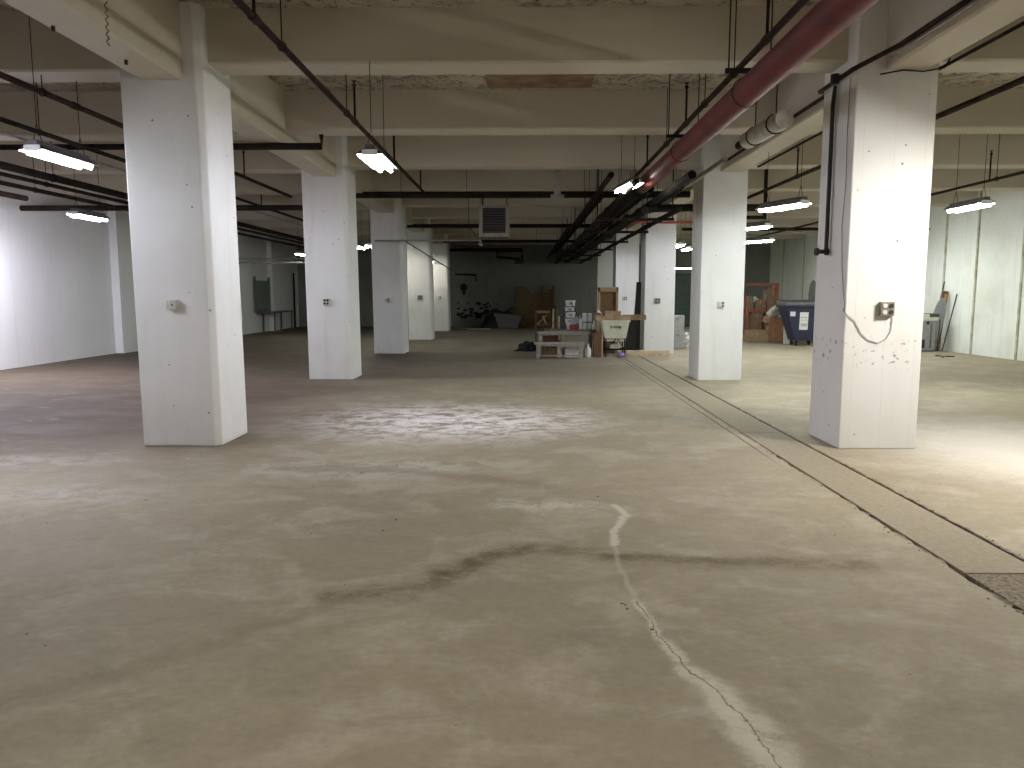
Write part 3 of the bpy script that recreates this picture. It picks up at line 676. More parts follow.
b = MB(); b.lathe((0, 0, 0), [(.07, 0), (.08, .02), (.08, .2), (.035, .27), (.03, .3)], 14); b.build('body', M['white_plastic'], t, True)
b = MB(); b.lathe((0, 0, .3), [(.033, 0), (.033, .04)], 12); b.build('cap', M['white_plastic'], t)
# black bag
bm = bmesh.new(); bmesh.ops.create_icosphere(bm, subdivisions=4, radius=1)
from mathutils import noise as MN
for v in bm.verts:
    d = 1 + .28 * MN.noise(v.co * 2.3) + .10 * MN.noise(v.co * 6)
    v.co = Vector((v.co.x * .26 * d, v.co.y * .2 * d, max(0, (v.co.z * .17 * d + .10))))
me = bpy.data.meshes.new('bag'); bm.to_mesh(me); bm.free(); me.materials.append(M['black'])
o = bpy.data.objects.new('black_bag', me); C.objects.link(o); o.location = (.14, 21.7, 0); tag(o, 'black plastic bag slumped on the floor left of the benches', 'bag')
b = MB(); b.tube([(-.26, 21.6, .02), (-.16, 21.62, .025), (-.08, 21.65, .03)], [.01, .03, .04], 8); tag(b.build('cloth_scrap', M['black'], smooth=True), 'dark scrap trailing out left of the black bag', 'scrap')
# buckets on the table
for k in range(5):
    t = thing('bucket', 'white lidded bucket, %s of the tall stack on the dark table' % ['lowest', 'second from the bottom', 'middle one', 'second from the top', 'topmost'][k], 'bucket', (1.30 + .008 * (-1) ** k, 21.3, .64 + k * .158), 0, 'stacked white buckets')
    b = MB(); b.lathe((0, 0, 0), [(.118, 0), (.135, .125), (.135, .13)], 20); b.build('body', M['white_plastic'], t, True)
    b = MB(); b.lathe((0, 0, .13), [(.143, 0), (.143, .018), (.12, .024)], 20); b.build('lid', M['dark_grey' if k in (1, 3) else 'white_plastic'], t)
    b = MB(); b.box(-.05, -.138, .035, .05, -.128, .1); b.build('label', M['label_grey'], t)
cart('tool_box', 'red box on the dark table in front of the white buckets', 'box', (1.40, 21.12, .64), (.22, .16, .13), 'red_plastic', .1, flap=False)
b = MB(); b.tube([at(567, 329, y=21.05), at(563, 318, y=21.05), at(565, 312, y=21.05), at(575, 311, y=21.05)], .014, 8); tag(b.build('hose', M['black'], smooth=True), 'black bent hose left of the white bucket stack', 'hose')
b = MB(); a_, b_ = at(571, 302, y=21.1), at(583, 326, y=21.08); b.bar(a_, b_, .02); tag(b.build('rod', M['black']), 'black rod slanting across the white buckets', 'rod')
b = MB(); b.cbox((1.46, 21.14, .88), (.3, .02, .16), ry=-.5); tag(b.build('folded_sheet', M['label_grey']), 'grey folded sheet propped over the red box', 'sheet')
for k, (x, z, nm) in enumerate(((1.68, .64, 'left'), (1.82, .64, 'right'))):
    t = thing('glass_jar', 'tall pale jar on the dark table, the %s one of two' % nm, 'jar', (x, 21.1, z), 0, 'tall jars on the dark table')
    b = MB(); b.lathe((0, 0, 0), [(.06, 0), (.065, .01), (.065, .36), (.05, .40)], 16); b.build('body', M['glassjar'], t, True)
    b = MB(); b.lathe((0, 0, .40), [(.055, 0), (.055, .04)], 16); b.build('lid', M['white_plastic'], t)
    b = MB(); b.lathe((0, 0, .18), [(.0665, 0), (.0665, .03)], 16); b.build('band', M['dark_grey'], t)
t = thing('bottle', 'small white bottle on the dark table nearest the cream tub', 'bottle', (1.87, 21.0, .64)); t.location.x = 1.93; t.location.y = 21.0
b = MB(); b.lathe((0, 0, 0), [(.045, 0), (.05, .01), (.05, .13), (.02, .18), (.02, .21)], 12); b.build('body', M['white_plastic'], t, True)
b = MB(); b.lathe((0, 0, .21), [(.024, 0), (.024, .03)], 12); b.build('cap', M['white_plastic'], t)
t = thing('glass_jar', 'narrow pale jar right of the red box', 'jar', (1.57, 21.1, .64))
b = MB(); b.lathe((0, 0, 0), [(.045, 0), (.05, .01), (.045, .26), (.02, .3)], 12); b.build('body', M['glassjar'], t, True)
# posts and chair frame at left
for x, h, lab in ((.86, .56, 'pale upright post standing behind the white benches, taller one'), (1.02, .36, 'pale upright post behind the white benches, shorter one')):
    b = MB(); b.box(x - .025, 21.75, 0, x + .025, 21.8, .62 + h); tag(b.build('wooden_post', M['pine'], bevel=.004), lab, 'post', 'upright posts behind the benches')
t = thing('chair_frame', 'worn wooden chair frame upside down behind the benches, left end', 'chair', (.58, 22.0, 0))
for sx in (-1, 1):
    for yy in (0, .36):
        b = MB(); b.box(sx * .2 - .018, yy, 0, sx * .2 + .018, yy + .036, 1.16 if yy else 1.1); b.build('leg', M['brown_wood'], t)
b = MB(); b.box(-.2, .0, .70, .2, .4, .74); b.build('seat', M['brown_wood'], t)
b = MB(); b.box(-.2, .36, 1.05, .2, .39, 1.12); b.build('backrest', M['wood'], t)
b = MB(); b.bar((-.19, .0, .74), (.1, .02, 1.0), .03); b.bar((.1, 0, .74), (-.02, .02, .98), .035); b.build('loose_slat', M['wood'], t)

# cream tub on a metal cart
t = thing('tub_cart', 'rusty dark wheeled metal cart under the cream tub', 'cart', (2.37, 20.0, 0))
for sx in (-1, 1):
    for yy in (-.22, .22):
        b = MB(); b.bar((sx * .24, yy, .09), (sx * .24, yy, .47), .03); b.build('leg', M['brown_pipe'], t)
        b = MB(); b.tube([(sx * .24 - .015, yy, .05), (sx * .24 + .015, yy, .05)], .05, 14); b.build('wheel', M['black'], t)
b = MB()
for yy in (-.22, .22): b.box(-.30, yy - .015, .45, .30, yy + .015, .49); b.box(-.26, yy - .012, .17, .26, yy + .012, .20)
for sx in (-1, 1): b.box(sx * .29 - .015, -.22, .45, sx * .29 + .015, .22, .49); b.box(sx * .25 - .012, -.22, .17, sx * .25 + .012, .22, .20)
b.build('frame', M['brown_pipe'], t)
b = MB(); b.bar((-.24, -.23, .19), (.02, -.23, .46), .02); b.bar((.24, -.23, .19), (.05, -.23, .46), .02); b.build('brace', M['brown_pipe'], t)
t = thing('tub', 'cream plastic tub with handwritten black lettering, resting on the metal cart', 'tub', (2.37, 20.0, .49))
b = MB(); n = 4
def ring(w, d, z): return [(-w, -d, z), (w, -d, z), (w, d, z), (-w, d, z)]
rs = [ring(.26, .22, -.10), ring(.28, .24, 0), ring(.345, .30, .40), ring(.37, .32, .40), ring(.37, .32, .44), ring(.335, .29, .44), ring(.27, .23, .02)]
vs = [p for r_ in rs for p in r_]; fs = [(3, 2, 1, 0)] + [(i * 4 + j, i * 4 + (j + 1) % 4, (i + 1) * 4 + (j + 1) % 4, (i + 1) * 4 + j) for i in range(6) for j in range(4)] + [(24, 25, 26, 27)]
b.add(vs, fs); b.build('shell', M['tub'], t, bevel=.01)
def strokes(parent, segs, org, sx, sz, yf, w=.012, mat='ink', name='lettering'):
    b = MB()
    for (x0, z0, x1, z1) in segs:
        a = Vector((org[0] + x0 * sx, yf(org[1] + z0 * sz), org[1] + z0 * sz)); c = Vector((org[0] + x1 * sx, yf(org[1] + z1 * sz), org[1] + z1 * sz)); b.bar(a, c, w, .004)
    return b.build(name, M[mat], parent)
# marks like "A BOW"
A = [(0, 0, .4, 1), (.4, 1, .8, 0), (.2, .45, .6, .45)]
Bc = [(0, 0, 0, 1), (0, 1, .6, .85), (.6, .85, .5, .5), (0, .5, .5, .5), (.5, .5, .65, .15), (.65, .15, 0, 0)]
O_ = [(0, .1, 0, .9), (0, .9, .6, .9), (.6, .9, .6, .1), (.6, .1, 0, .1)]
W_ = [(0, 1, .2, 0), (.2, 0, .4, .7), (.4, .7, .6, 0), (.6, 0, .8, 1)]
for off, L in ((0, A), (1.8, Bc), (2.8, O_), (3.7, W_)): strokes(t, [(a + off, c, d + off, e) for a, c, d, e in L], (-.14, .235), .062, .075, lambda z: -.24 - .06 * z / .4 - .012, name='letter')
cart('rubbish_box', 'white carton stored low inside the metal cart', 'box', (2.38, 20.0, .202), (.25, .2, .11), 'white_plastic', flap=False)
# brown board left of the cart
b = MB(); b.box(1.80, 19.55, 0, 2.0, 19.8, .62); b2 = b; tag(b.build('cabinet_panel', M['brown_wood'], bevel=.006), 'upright brown panel between the white benches and the cream tub', 'panel')
b = MB(); b.box(2.005, 19.56, 0, 2.03, 19.6, .60); tag(b.build('wooden_post', M['pine']), 'narrow pale batten right of the brown panel', 'post')
# planks over the tub
zt = .935
for (x0, x1, y0, y1, z, h, mt, lab) in ((1.85, 2.32, 19.70, 19.95, zt, .12, 'cardboard_light', 'pale plank end over the cream tub, left one'),
        (2.335, 2.75, 19.70, 19.95, zt, .12, 'cardboard_light', 'pale plank end over the cream tub, right one'),
        (2.60, 3.18, 19.96, 20.2, zt, .13, 'cardboard', 'brown plank lying over the tub toward the third right column')):
    b = MB(); b.box(x0, y0, z, x1, y1, z + h); tag(b.build('plank', M[mt], bevel=.004), lab, 'plank', 'planks over the tub')
cart('cardboard_box', 'flat cardboard box lying on the planks above the tub', 'box', (2.30, 19.83, zt + .121), (.40, .22, .11), 'cardboard_light')
b = MB(); b.bar((1.88, 19.8, zt + .10), (2.0, 19.8, zt + .075 + .0), .05, .03); 
b = MB(); b.bar((1.90, 19.75, 1.19), (2.02, 19.75, 1.08), .05, .05); tag(b.build('paper_roll', M['white_plastic']), 'small white roll lying at the left end of the planks', 'roll')
b = MB(); c = at(600, 312, y=19.8); b.cbox((c.x - .02, 19.8, zt + .12 + .034), (.2, .15, .065)); tag(b.build('dark_box', M['brown_wood']), 'small dark box beside the flat cardboard box on the planks', 'box')
c = at(613, 312, y=19.8)
# plywood crate standing behind
t = thing('wooden_crate', 'tall open plywood crate standing behind the cream tub, left of the column', 'crate', (2.30, 20.9, 0))
b = MB(); b.box(-.28, 0, 0, .26, .03, 1.78); b.build('back_panel', M['ply_shaded'], t)
for x0, z0, x1, z1 in ((-.28, 0, -.22, 1.78), (.20, 0, .26, 1.78), (-.28, 1.66, .26, 1.78), (-.28, .9, .26, .96)):
    b = MB(); b.box(x0, -.08, z0, x1, -.001, z1); b.build('frame_board', M['wood'], t, bevel=.003)
# dark board by the third right column
b = MB(); b.prism([(2.80, 0), (3.19, 0), (3.19, 1.92), (3.07, 1.92), (3.02, .92), (2.80, .92)], 21.0, 21.06, 'y'); tag(b.build('black_board', M['black']), 'black board leaning behind the planks against the third right column', 'board')
# purple cloth, beige beam on the floor
b = MB()
P0 = [at(623, 357, z=.0), at(668, 355, z=.0)]
o = cart('timber_beam', 'long pale timber lying on the floor before the third right column', 'beam', ((P0[0].x + P0[1].x) / 2 + .02, 19.95, .0), (1.14, .16, .15), 'pine', .03, flap=False)
bm = bmesh.new(); bmesh.ops.create_icosphere(bm, subdivisions=3, radius=1)
for v in bm.verts:
    d = 1 + .3 * MN.noise(v.co * 2.1 + Vector((3, 1, 2))); v.co = Vector((v.co.x * .10 * d, v.co.y * .08 * d, max(0, v.co.z * .07 * d + .05)))
me = bpy.data.meshes.new('cloth'); bm.to_mesh(me); bm.free(); me.materials.append(M['purple'])
o = bpy.data.objects.new('cloth_bundle', me); C.objects.link(o); o.location = (2.50, 19.60, -.0); tag(o, 'violet cloth bundle at the left end of the pale timber', 'cloth')
# grey cabinet right of third right column
t = thing('filing_cabinet', 'grey steel cabinet behind the third right column', 'cabinet', (4.55, 22.6, 0))
b = MB(); b.box(-.24, 0, 0, .17, .45, .98); b.build('body', M['grey_metal'], t, bevel=.01)
for k in range(2):
    f = MB().box(-.225, -.015, .04 + k * .47, .155, 0, .48 + k * .47).build('drawer', M['grey_metal'], t, bevel=.006)
    MB().box(-.09, -.035, .40 + k * .47, .02, -.016, .42 + k * .47).build('handle', M['dark_grey'], f)
rn = random.Random(5); b = MB()
for k in range(26): b.cbox((4.85 + rn.uniform(-.1, .12), 22.9 + rn.uniform(-.2, .25), .03 + rn.random() * .42 * (1 - abs(rn.random() - .5))), (.07 + .05 * rn.random(), .06, .05), rn.random() * 3, rn.random() * 2)
o = tag(b.build('crumpled_packing', M['white_plastic']), 'heap of white and grey crumpled packing beside the grey cabinet', 'packing'); o['kind'] = 'stuff'

# ------------------------------------------------------------ right aisle: shelf, boxes, bin
def PX(px0, py0, px1, py1, y, d, base=None):
    a = at(px0, py1, y=y); c = at(px1, py0, y=y); z0 = a.z if base is None else base
    return ((a.x + c.x) / 2, y + d / 2, z0), (c.x - a.x, d, c.z - z0)
Y0 = 27.0
t = thing('storage_rack', 'orange steel rack full of brown boxes in the right aisle', 'rack', (8.15, Y0, 0))
for sx in (-.68, .68):
    for yy in (0, .75): MB().box(sx - .04, yy, 0, sx + .04, yy + .06, 1.98).build('upright', M['orange'], t)
for z in (1.88, .98, .22):
    MB().box(-.72, -.02, z, .72, .03, z + .09).build('beam', M['orange'], t)
    MB().box(-.70, .04, z + .02, .70, .74, z + .06).build('shelf', M['brown_wood'], t)
def bx(px0, py0, px1, py1, y, d, mat, lab, base=None, name='cardboard_box', rz=0, cat='box'):
    c, s = PX(px0, py0, px1, py1, y, d, base); return cart(name, lab, cat, c, s, mat, rz)
bx(767, 288, 779, 306, Y0 + .12, .5, 'cardboard', 'square brown box on the top shelf of the orange rack', 1.04)
bx(755, 300, 766, 306, Y0 + .1, .5, 'cardboard', 'half-height brown box on the top shelf of the orange rack', 1.04)
bx(749, 296, 754, 306, Y0 + .1, .5, 'dark_grey', 'dark box at the left end of the top shelf of the orange rack', 1.04)
bx(751, 310, 763, 327, Y0 + .1, .5, 'cardboard', 'tall brown box on the lower shelf of the orange rack, left one', .28)
bx(764, 313, 772, 327, Y0 + .1, .5, 'ply_shaded', 'brown box on the lower shelf of the orange rack, right one', .28)
bm = bmesh.new(); bmesh.ops.create_icosphere(bm, subdivisions=4, radius=1)
for v in bm.verts:
    d = 1 + .35 * MN.noise(v.co * 2.6 + Vector((9, 1, 2))); v.co = Vector((v.co.x * .2 * d, v.co.y * .15 * d, max(-.02, v.co.z * .14 * d)))
me = bpy.data.meshes.new('cloth'); bm.to_mesh(me); bm.free(); me.materials.append(M['cream'])
o = bpy.data.objects.new('cloth_bundle', me); C.objects.link(o); o.location = (8.02, Y0 + .25, 1.36); tag(o, 'cream cloth heaped on the half-height box of the orange rack', 'cloth')
bx(746, 296, 749, 320, 26.2, .2, 'orange', 'red-orange upright carton left of the rack', 0, 'carton')
bx(747, 330, 770, 338, 26.0, .5, 'cardboard_light', 'long flat carton on the floor before the orange rack', 0, 'carton')
# crumpled paper bags
rn = random.Random(11)
for k, (px, py, s, lab) in enumerate(((770, 314, .17, 'upper'), (773, 322, .15, 'middle'), (772, 331, .14, 'lower'))):
    c = at(px, py, y=26.2); bm = bmesh.new(); bmesh.ops.create_icosphere(bm, subdivisions=3, radius=1)
    for v in bm.verts:
        d = 1 + .5 * MN.noise(v.co * 2.2 + Vector((k * 5, 1, 2))); v.co = v.co * s * d
    me = bpy.data.meshes.new('paper'); bm.to_mesh(me); bm.free(); me.materials.append(M['cardboard_light'])
    zb = (.30 if k == 2 else .30 + (2 - k) * .26)
    o = bpy.data.objects.new('paper_bag', me); C.objects.link(o); o.location = (c.x, 26.35, (.75, .47, .17)[k]); tag(o, 'crumpled brown paper bag, %s of three piled beside the brown cabinet' % lab, 'bag', 'crumpled paper bags by the cabinet')
t = thing('wooden_cabinet', 'reddish brown wooden cabinet left of the white panel and bin', 'cabinet', at(779, 340, y=25.4)); t.location.z = 0
M['cab_orange'] = simple('reddish_cabinet', (.26, .125, .065), .6)
MB().box(-.18, 0, 0, .16, .5, .82).build('body', M['cab_orange'], t, bevel=.008)
MB().box(-.165, -.018, .03, .145, 0, .79).build('door', M['cab_orange'], t, bevel=.006)
bx(784, 309, 792, 341, 25.0, .1, 'white_plastic', 'white board standing between the brown cabinet and the navy bin', 0, 'white_panel', cat='panel')
# wheelie bin
bl = at(785, 344, y=24.0); t = thing('wheeled_bin', 'navy plastic wheeled bin with white labels beside the front right column', 'bin', (8.60, 24.0, 0))
b = MB(); rs = [[(-.17, 0, .16), (.55, 0, .16), (.55, .62, .16), (-.17, .62, .16)], [(-.50, -.08, 1.22), (.62, -.08, 1.22), (.62, .75, 1.22), (-.50, .75, 1.22)]]
b.add([p for r_ in rs for p in r_], [(3, 2, 1, 0), (4, 5, 6, 7)] + [(j, (j + 1) % 4, (j + 1) % 4 + 4, j + 4) for j in range(4)]); b.build('body', M['navy'], t, bevel=.02)
b = MB(); b.box(-.55, -.14, 1.20, .66, .78, 1.27); b.build('rim', M['navy'], t, bevel=.015)
b = MB(); b.prism([(-.12, 1.27), (-.10, 1.34), (.76, 1.42), (.80, 1.27)], -.53, .64, 'x'); b.build('lid', M['dark_grey'], t, bevel=.02)
for x in (-.10, .45):
    for y in (.06, .5):
        f = MB().box(x - .03, y - .03, .1, x + .03, y + .03, .17).build('caster_fork', M['black'], t)
        MB().tube([(x - .025, y, .075), (x + .025, y, .075)], .075, 14).build('wheel', M['black'], f)
def yface(z): return -.08 * (z - .16) / 1.06 - .006
def lab(x0, z0, x1, z1, mat):
    b = MB(); b.add([(x0, yface(z0), z0), (x1, yface(z0), z0), (x1, yface(z1), z1), (x0, yface(z1), z1)], [(0, 1, 2, 3)])
    b.add([(x0, yface(z0) - .003, z0), (x1, yface(z0) - .003, z0), (x1, yface(z1) - .003, z1), (x0, yface(z1) - .003, z1)], [(0, 1, 2, 3)]); return b.build('label', M[mat], t)
lab(-.06, .50, .20, 1.04, 'white_plastic'); lab(-.36, .92, -.20, 1.06, 'white_plastic')
b = MB()
for z, hh, xs in ((.88, .035, (-.08, -.03, .03, .08)), (.80, .02, (-.07, -.01, .05, .09)), (.66, .06, (-.07, -.02, .03, .08)), (.60, .02, (-.05, .0, .06))):
    for x in xs: b.cbox((x + .07, yface(z) - .007, z), (.034, .004, hh))
b.build('print', M['label_grey'], t)
# things on / beside the bin
bx(775, 300, 788, 310, 24.7, .3, 'cardboard_light', 'grey-brown rolled padding lying against the bin', .95, 'padding_roll', cat='padding') if False else None
t = thing('padding_roll', 'grey-brown rolled padding hanging over the brown cabinet beside the bin', 'padding', (8.12, 25.15, .82))
b = MB(); b.tube([(-.18, 0, .1), (-.05, -.02, .26), (.1, -.03, .36), (.3, -.03, .40)], .085, 12); b.build('roll', M['white_jacket'], t, True)
b = MB(); b.tube([(-.06, -.02, .085), (.08, -.05, .16), (.24, -.05, .20)], .08, 12); b.build('inner_roll', M['socket'], t, True)
t = thing('leaning_board', 'grey rounded board standing behind the navy bin', 'board', at(811, 340, y=25.6)); t.location.z = 0
b = MB(); pts = []
for i in range(21):
    a = i / 20 * PI; pts.append((.14 * math.cos(a), 1.55 + .5 * math.sin(a)))
b.prism([(.14, 0)] + pts + [(-.14, 0)], 0, .03, 'y'); b.build('panel', M['dark_grey'], t)
# roll door at the back
t = struct(MB().box(6.0, YB - .06, 0, 9.6, YB, 2.6).build('door_1', M['dark_green'], bevel=.01), 'dark green roll door in the back wall behind the right columns')
b = MB()
for k in range(12): b.box(6.0, YB - .075, .1 + k * .21, 9.6, YB - .06, .12 + k * .21)
b.build('slats', M['dark_green'], t)
t = thing('fork_shelf', 'small dark wall bracket above the boxes on the far wall', 'bracket', (9.9, 37.6, 2.55))
MB().box(-.55, 0, 0, .55, .4, .04).build('shelf', M['dark_pipe'], t); MB().box(-.1, .05, .04, .25, .35, .35).build('speaker', M['black'], t)
# right wall: machine and leaning boards
t = thing('floor_machine', 'old grey and pale green machine on the floor by the right wall', 'machine', (11.27, 21.6, 0))
MB().box(-.20, 0, .03, .20, .4, .86).build('body', M['grey_metal'], t, bevel=.02)
MB().box(-.21, -.03, .86, .27, .42, 1.04).build('head', M['tub'], t, bevel=.02)
MB().box(-.0, -.035, .96, .27, .36, 1.06).build('top_vent', M['dark_green'], t, bevel=.01)
MB().box(-.17, -.012, .1, -.08, 0, .34).build('switch_panel', M['black'], t)
MB().box(.06, -.012, .1, .10, 0, .8).build('slot', M['dark_grey'], t)
MB().box(-.05, -.02, .76, .01, 0, .84).build('handle', M['black'], t)
MB().tube([(.2, -.01, .95), (.30, -.03, .85), (.28, -.04, .5), (.24, -.04, .3), (.27, -.03, .1)], .012, 8).build('cord', M['black'], t, True)
def lean(label, name, cat, foot, top, w, th, mat, rounded=False):
    f, tp = Vector(foot), Vector(top); L = (tp - f).length
    o = thing(name, label, cat, foot); m = (tp - f).to_track_quat('Z', 'Y'); o.rotation_mode = 'QUATERNION'; o.rotation_quaternion = m
    b = MB()
    if rounded:
        pts = [(w / 2 * math.cos(i / 16 * PI), L - w * 1.3 + w * 1.3 * math.sin(i / 16 * PI)) for i in range(17)]
        b.prism([(w / 2 * .8, 0)] + pts + [(-w / 2 * .8, 0)], -th / 2, th / 2, 'y')
    else: b.box(-w / 2, -th / 2, 0, w / 2, th / 2, L)
    b.build('board', M[mat], o, bevel=.004); return o
def stand(label, name, cat, foot, top, w, th, mat, rounded=False):
    """board leaning on the right wall, its broad side facing the aisle end"""
    f, tp = Vector(foot), Vector(top); d = (tp - f); L = d.length; z = d.normalized(); y = Vector((0, 1, 0)); x = y.cross(z).normalized(); y = z.cross(x)
    o = thing(name, label, cat, foot); o.rotation_mode = 'QUATERNION'; o.rotation_quaternion = Matrix((x, y, z)).transposed().to_quaternion()
    b = MB()
    if rounded:
        pts = [(w / 2 * math.cos(i / 16 * PI), L - w * 1.6 + w * 1.6 * math.sin(i / 16 * PI)) for i in range(17)]
        b.prism([(w / 2 * .75, 0)] + pts + [(-w / 2 * .75, 0)], -th / 2, th / 2, 'y')
    else: b.box(-w / 2, -th / 2, 0, w / 2, th / 2, L)
    b.build('board', M[mat], o, bevel=.004); return o
stand('grey rounded board leaning on the right wall beside the machine', 'leaning_board', 'board', (11.46, 21.8, 0), (11.74, 21.8, 1.50), .34, .03, 'grey_metal', True)
o = stand('dark brown board with an orange upper edge, leaning on the right wall', 'leaning_board', 'board', (11.69, 21.95, 0.01), (11.88, 21.98, 1.68), .17, .05, 'brown_wood')
MB().box(-.02, -.045, .72, .05, -.026, 1.60).build('orange_strip', M['orange_wood'], o)
for f_, t_, lb in (((11.62, 22.18, .01), (11.96, 22.2, 1.95), 'black rod leaning on the right wall, taller one'), ((11.80, 21.8, .01), (11.975, 21.55, 1.6), 'black rod leaning on the right wall, outermost one')):
    b = MB(); b.tube([(0, 0, 0), tuple(Vector(t_) - Vector(f_))], .016, 8); b.build('rod', M['black'], None).location = f_
    o = C.objects[-1] if False else bpy.data.objects[-1]
for o in [o for o in C.objects if o.name.startswith('rod') and o.parent is None and 'label' not in o]:
    pass
rods_ = [o for o in C.objects if o.name.startswith('rod') and o.parent is None and 'label' not in o]
for o, lb in zip(rods_, ('black rod leaning on the right wall, taller one', 'black rod leaning on the right wall, outermost one')): tag(o, lb, 'rod', 'rods leaning on the right wall')
# scraps before the machine
for k, (px, py) in enumerate(((938, 355.5), (943, 356.5), (948, 356), (951, 356))):
    c = at(px, py, z=.02); b = MB(); b.cbox((0, 0, .012), (.12 + .04 * (k % 2), .06, .024), k * .9)
    o = b.build('scrap', M['black']); o.location = (c.x, c.y, 0); tag(o, ('small black scrap before the machine at the right wall, ' + ['first', 'second', 'third', 'fourth'][k] + ' from the left'), 'scrap', 'scraps before the machine')

# ------------------------------------------------------------ far left: table and panel
t = thing('work_table', 'dark narrow table against the far left wall', 'table', (-10.72, 33.2, 0))
MB().box(-.32, -1.35, .80, .25, 1.9, .86).build('tabletop', M['dark_grey'], t)
for x, y in ((-.28, -.6), (.2, -.6), (.2, .3), (-.28, 1.0), (.2, 1.8), (-.28, 1.8)):
    MB().box(x - .03, y - .03, 0, x + .03, y + .03, .80).build('leg', M['dark_grey'], t)
t = thing('wall_panel', 'grey-green panel with dark frame standing against the far left wall', 'panel', (-10.98, 32.5, .86))
MB().box(-.03, -.85, .06, .01, .85, 1.30).build('board', M['sage'], t)
b = MB(); b.box(-.03, -.92, 0, .05, -.84, 1.45); b.box(-.03, .84, 0, .05, .92, 1.45); b.box(-.03, -.9, .0, .05, .9, .08); b.build('frame', M['dark_grey'], t)
b = MB(); b.box(-11.0, 37.0, 0, -10.93, 37.06, 2.6); tag(b.build('wall_pole', M['dark_pipe']), 'thin dark pole at the corner of the far left wall', 'pole')

# ------------------------------------------------------------ back wall junk
t = thing('plywood_sheet', 'large brown plywood sheet with a cut-out top edge leaning on the back wall', 'plywood', (.0, 37.5, 0))
a, c = at(517, 286, y=37.6), at(551, 330, y=37.6)
zz = lambda py: at(530, py, y=37.6).z
xx = lambda px: at(px, 300, y=37.6).x
b = MB(); poly = [(xx(516), 0), (xx(516), zz(286)), (xx(525), zz(286)), (xx(528), zz(290)), (xx(531), zz(293)), (xx(541), zz(293)), (xx(547), zz(293)), (xx(549), zz(290)), (xx(552), zz(289)), (xx(552), 0)]
b.prism(poly, .1, .14, 'y'); b.build('sheet', M['ply_shaded'], t)
b = MB(); b.box(xx(541), .02, 0, xx(543), .09, zz(286)); b.build('batten', M['brown_wood'], t); b = MB(); b.box(xx(552), .02, 0, xx(554.5), .14, zz(285)); b.build('side_board', M['brown_wood'], t)
t = thing('door_frame', 'dark wooden frame standing before the plywood sheet', 'frame', (0, 36.8, 0))
b = MB(); b.box(xx(540), 0, 0, xx(541.5), .05, 1.0); b.build('post', M['brown_wood'], t); b = MB(); b.box(xx(556), 0, 0, xx(557.5), .05, 1.1); b.build('post', M['wood'], t)
b = MB(); b.box(xx(540), 0, .95, xx(557), .05, 1.03); b.build('rail', M['brown_wood'], t)
bm = bmesh.new(); bmesh.ops.create_grid(bm, x_segments=60, y_segments=24, size=1)
for v in bm.verts:
    x, y = v.co.x, v.co.y; e = max(0, 1 - abs(x) ** 3) * max(0, 1 - abs(y) ** 3)
    top = .78 if x > -.35 else .35 + .43 * max(0, (x + 1) / .65)
    v.co.z = e * (top + .16 * MN.noise(Vector((x * 4, y * 4, 1))) + .08 * MN.noise(Vector((x * 13, y * 9, 2)))) ; v.co.x = x * 1.05; v.co.y = y * .8
me = bpy.data.meshes.new('heap'); bm.to_mesh(me); bm.free(); me.materials.append(M['black'])
o = bpy.data.objects.new('tarpaulin_heap', me); C.objects.link(o); o.location = (-1.05, 36.6, 0); tag(o, 'black tarpaulin heap against the back wall', 'heap')
b = MB(); b.prism([(0, 0), (.85, 0), (1.05, .62), (-.25, .70)], 0, .04, 'y'); o = b.build('metal_sheet', M['hood'], loc=(-1.1, 35.75, .02)); tag(o, 'dark grey sheet lying on the black heap', 'sheet')
b = MB(); b.tube([(-1.6, 36.1, .80), (-.9, 36.1, .72), (-.45, 35.78, 1.0)], .04, 8); tag(b.build('pole', M['black']), 'black pole lying over the black heap', 'pole')
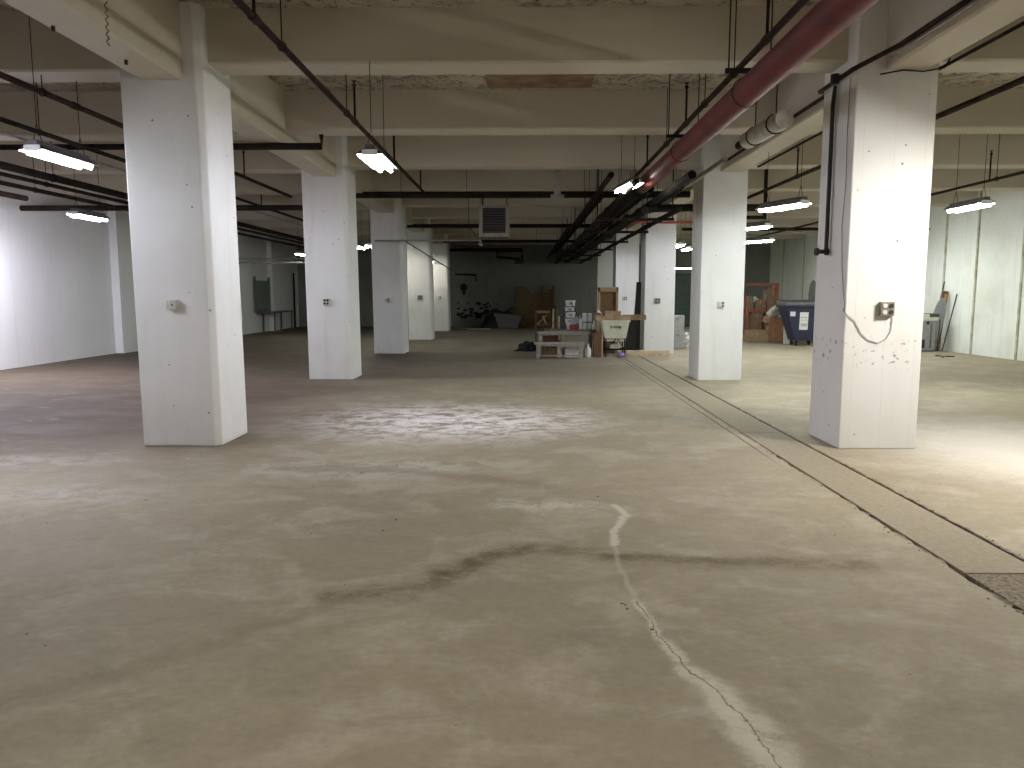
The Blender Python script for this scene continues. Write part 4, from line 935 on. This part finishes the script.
for k, (x, y, w, rz, mt, lb) in enumerate(((-3.0, 35.9, .5, .3, 'wood', 'brown offcut nearest the fifth left column on the floor'), (-2.65, 35.4, .45, -.2, 'bench_white', 'white sheet scrap on the floor, left one of three before the black heap'),
        (-2.2, 34.8, .6, .1, 'bench_white', 'white sheet scrap on the floor, middle one of three before the black heap'), (-1.75, 34.9, .5, -.1, 'bench_white', 'white sheet scrap on the floor, right one of three before the black heap'))):
    b = MB(); b.cbox((0, 0, .03), (w, .35, .05), rz, 0.0); o = b.build('board_scrap', M[mt], loc=(x, y, 0)); tag(o, lb, 'scrap')
# missing plaster marks low on the back wall
rn = random.Random(9); b = MB()
for k in range(70):
    x = -3.2 + rn.random() * 2.1; z = .35 + rn.random() ** 1.4 * .75 * (1 if rn.random() < .6 else .5) + .1; s = .05 + .09 * rn.random()
    n = 7; b.prism([(x + s * rn.uniform(.6, 1.3) * math.cos(2 * PI * i / n), z + s * .6 * rn.uniform(.6, 1.3) * math.sin(2 * PI * i / n)) for i in range(n)], YB - .012, YB + .01, 'y')
o = b.build('trim_4', M['black']); struct(o, 'dark patches of fallen plaster low on the back wall')

# ------------------------------------------------------------ floor grit
rn = random.Random(21); b = MB()
spots = [(-1.1, 7.2), (-1.7, 6.7), (-1.6, 6.3), (-3.0, 6.0), (-2.2, 4.4), (-1.3, 4.9), (-3.7, 5.2), (-2.4, 3.3), (.9, 5.9), (1.8, 5.0), (.4, 3.7), (-.6, 5.1), (1.9, 9.2), (3.6, 6.6), (-1.0, 5.3)]
for (x, y) in spots:
    for k in range(rn.randint(2, 6)):
        s = .002 + .008 * rn.random() ** 2; cx, cy = x + rn.gauss(0, .22), y + rn.gauss(0, .12)
        if 2.4 < cx < 3.2: continue
        n = 6; base = [(cx + s * rn.uniform(.7, 1.4) * math.cos(2 * PI * i / n), cy + s * rn.uniform(.7, 1.4) * math.sin(2 * PI * i / n)) for i in range(n)]
        b.prism(base, 0, s * .5, 'z')
for k in range(70):
    y = rn.uniform(3.4, 12); x = rn.choice([2.52 - abs(rn.gauss(0, .03)), 3.05 + abs(rn.gauss(0, .03))]); s = rn.uniform(.003, .008); n = 5
    b.prism([(x + s * rn.uniform(.7, 1.4) * math.cos(2 * PI * i / n), y + s * 1.4 * rn.uniform(.7, 1.4) * math.sin(2 * PI * i / n)) for i in range(n)], 0, s * .6, 'z')
o = tag(b.build('concrete_grit', M['grate']), 'dark grit and crumbs scattered over the floor and along the trench', 'grit'); o['kind'] = 'stuff'
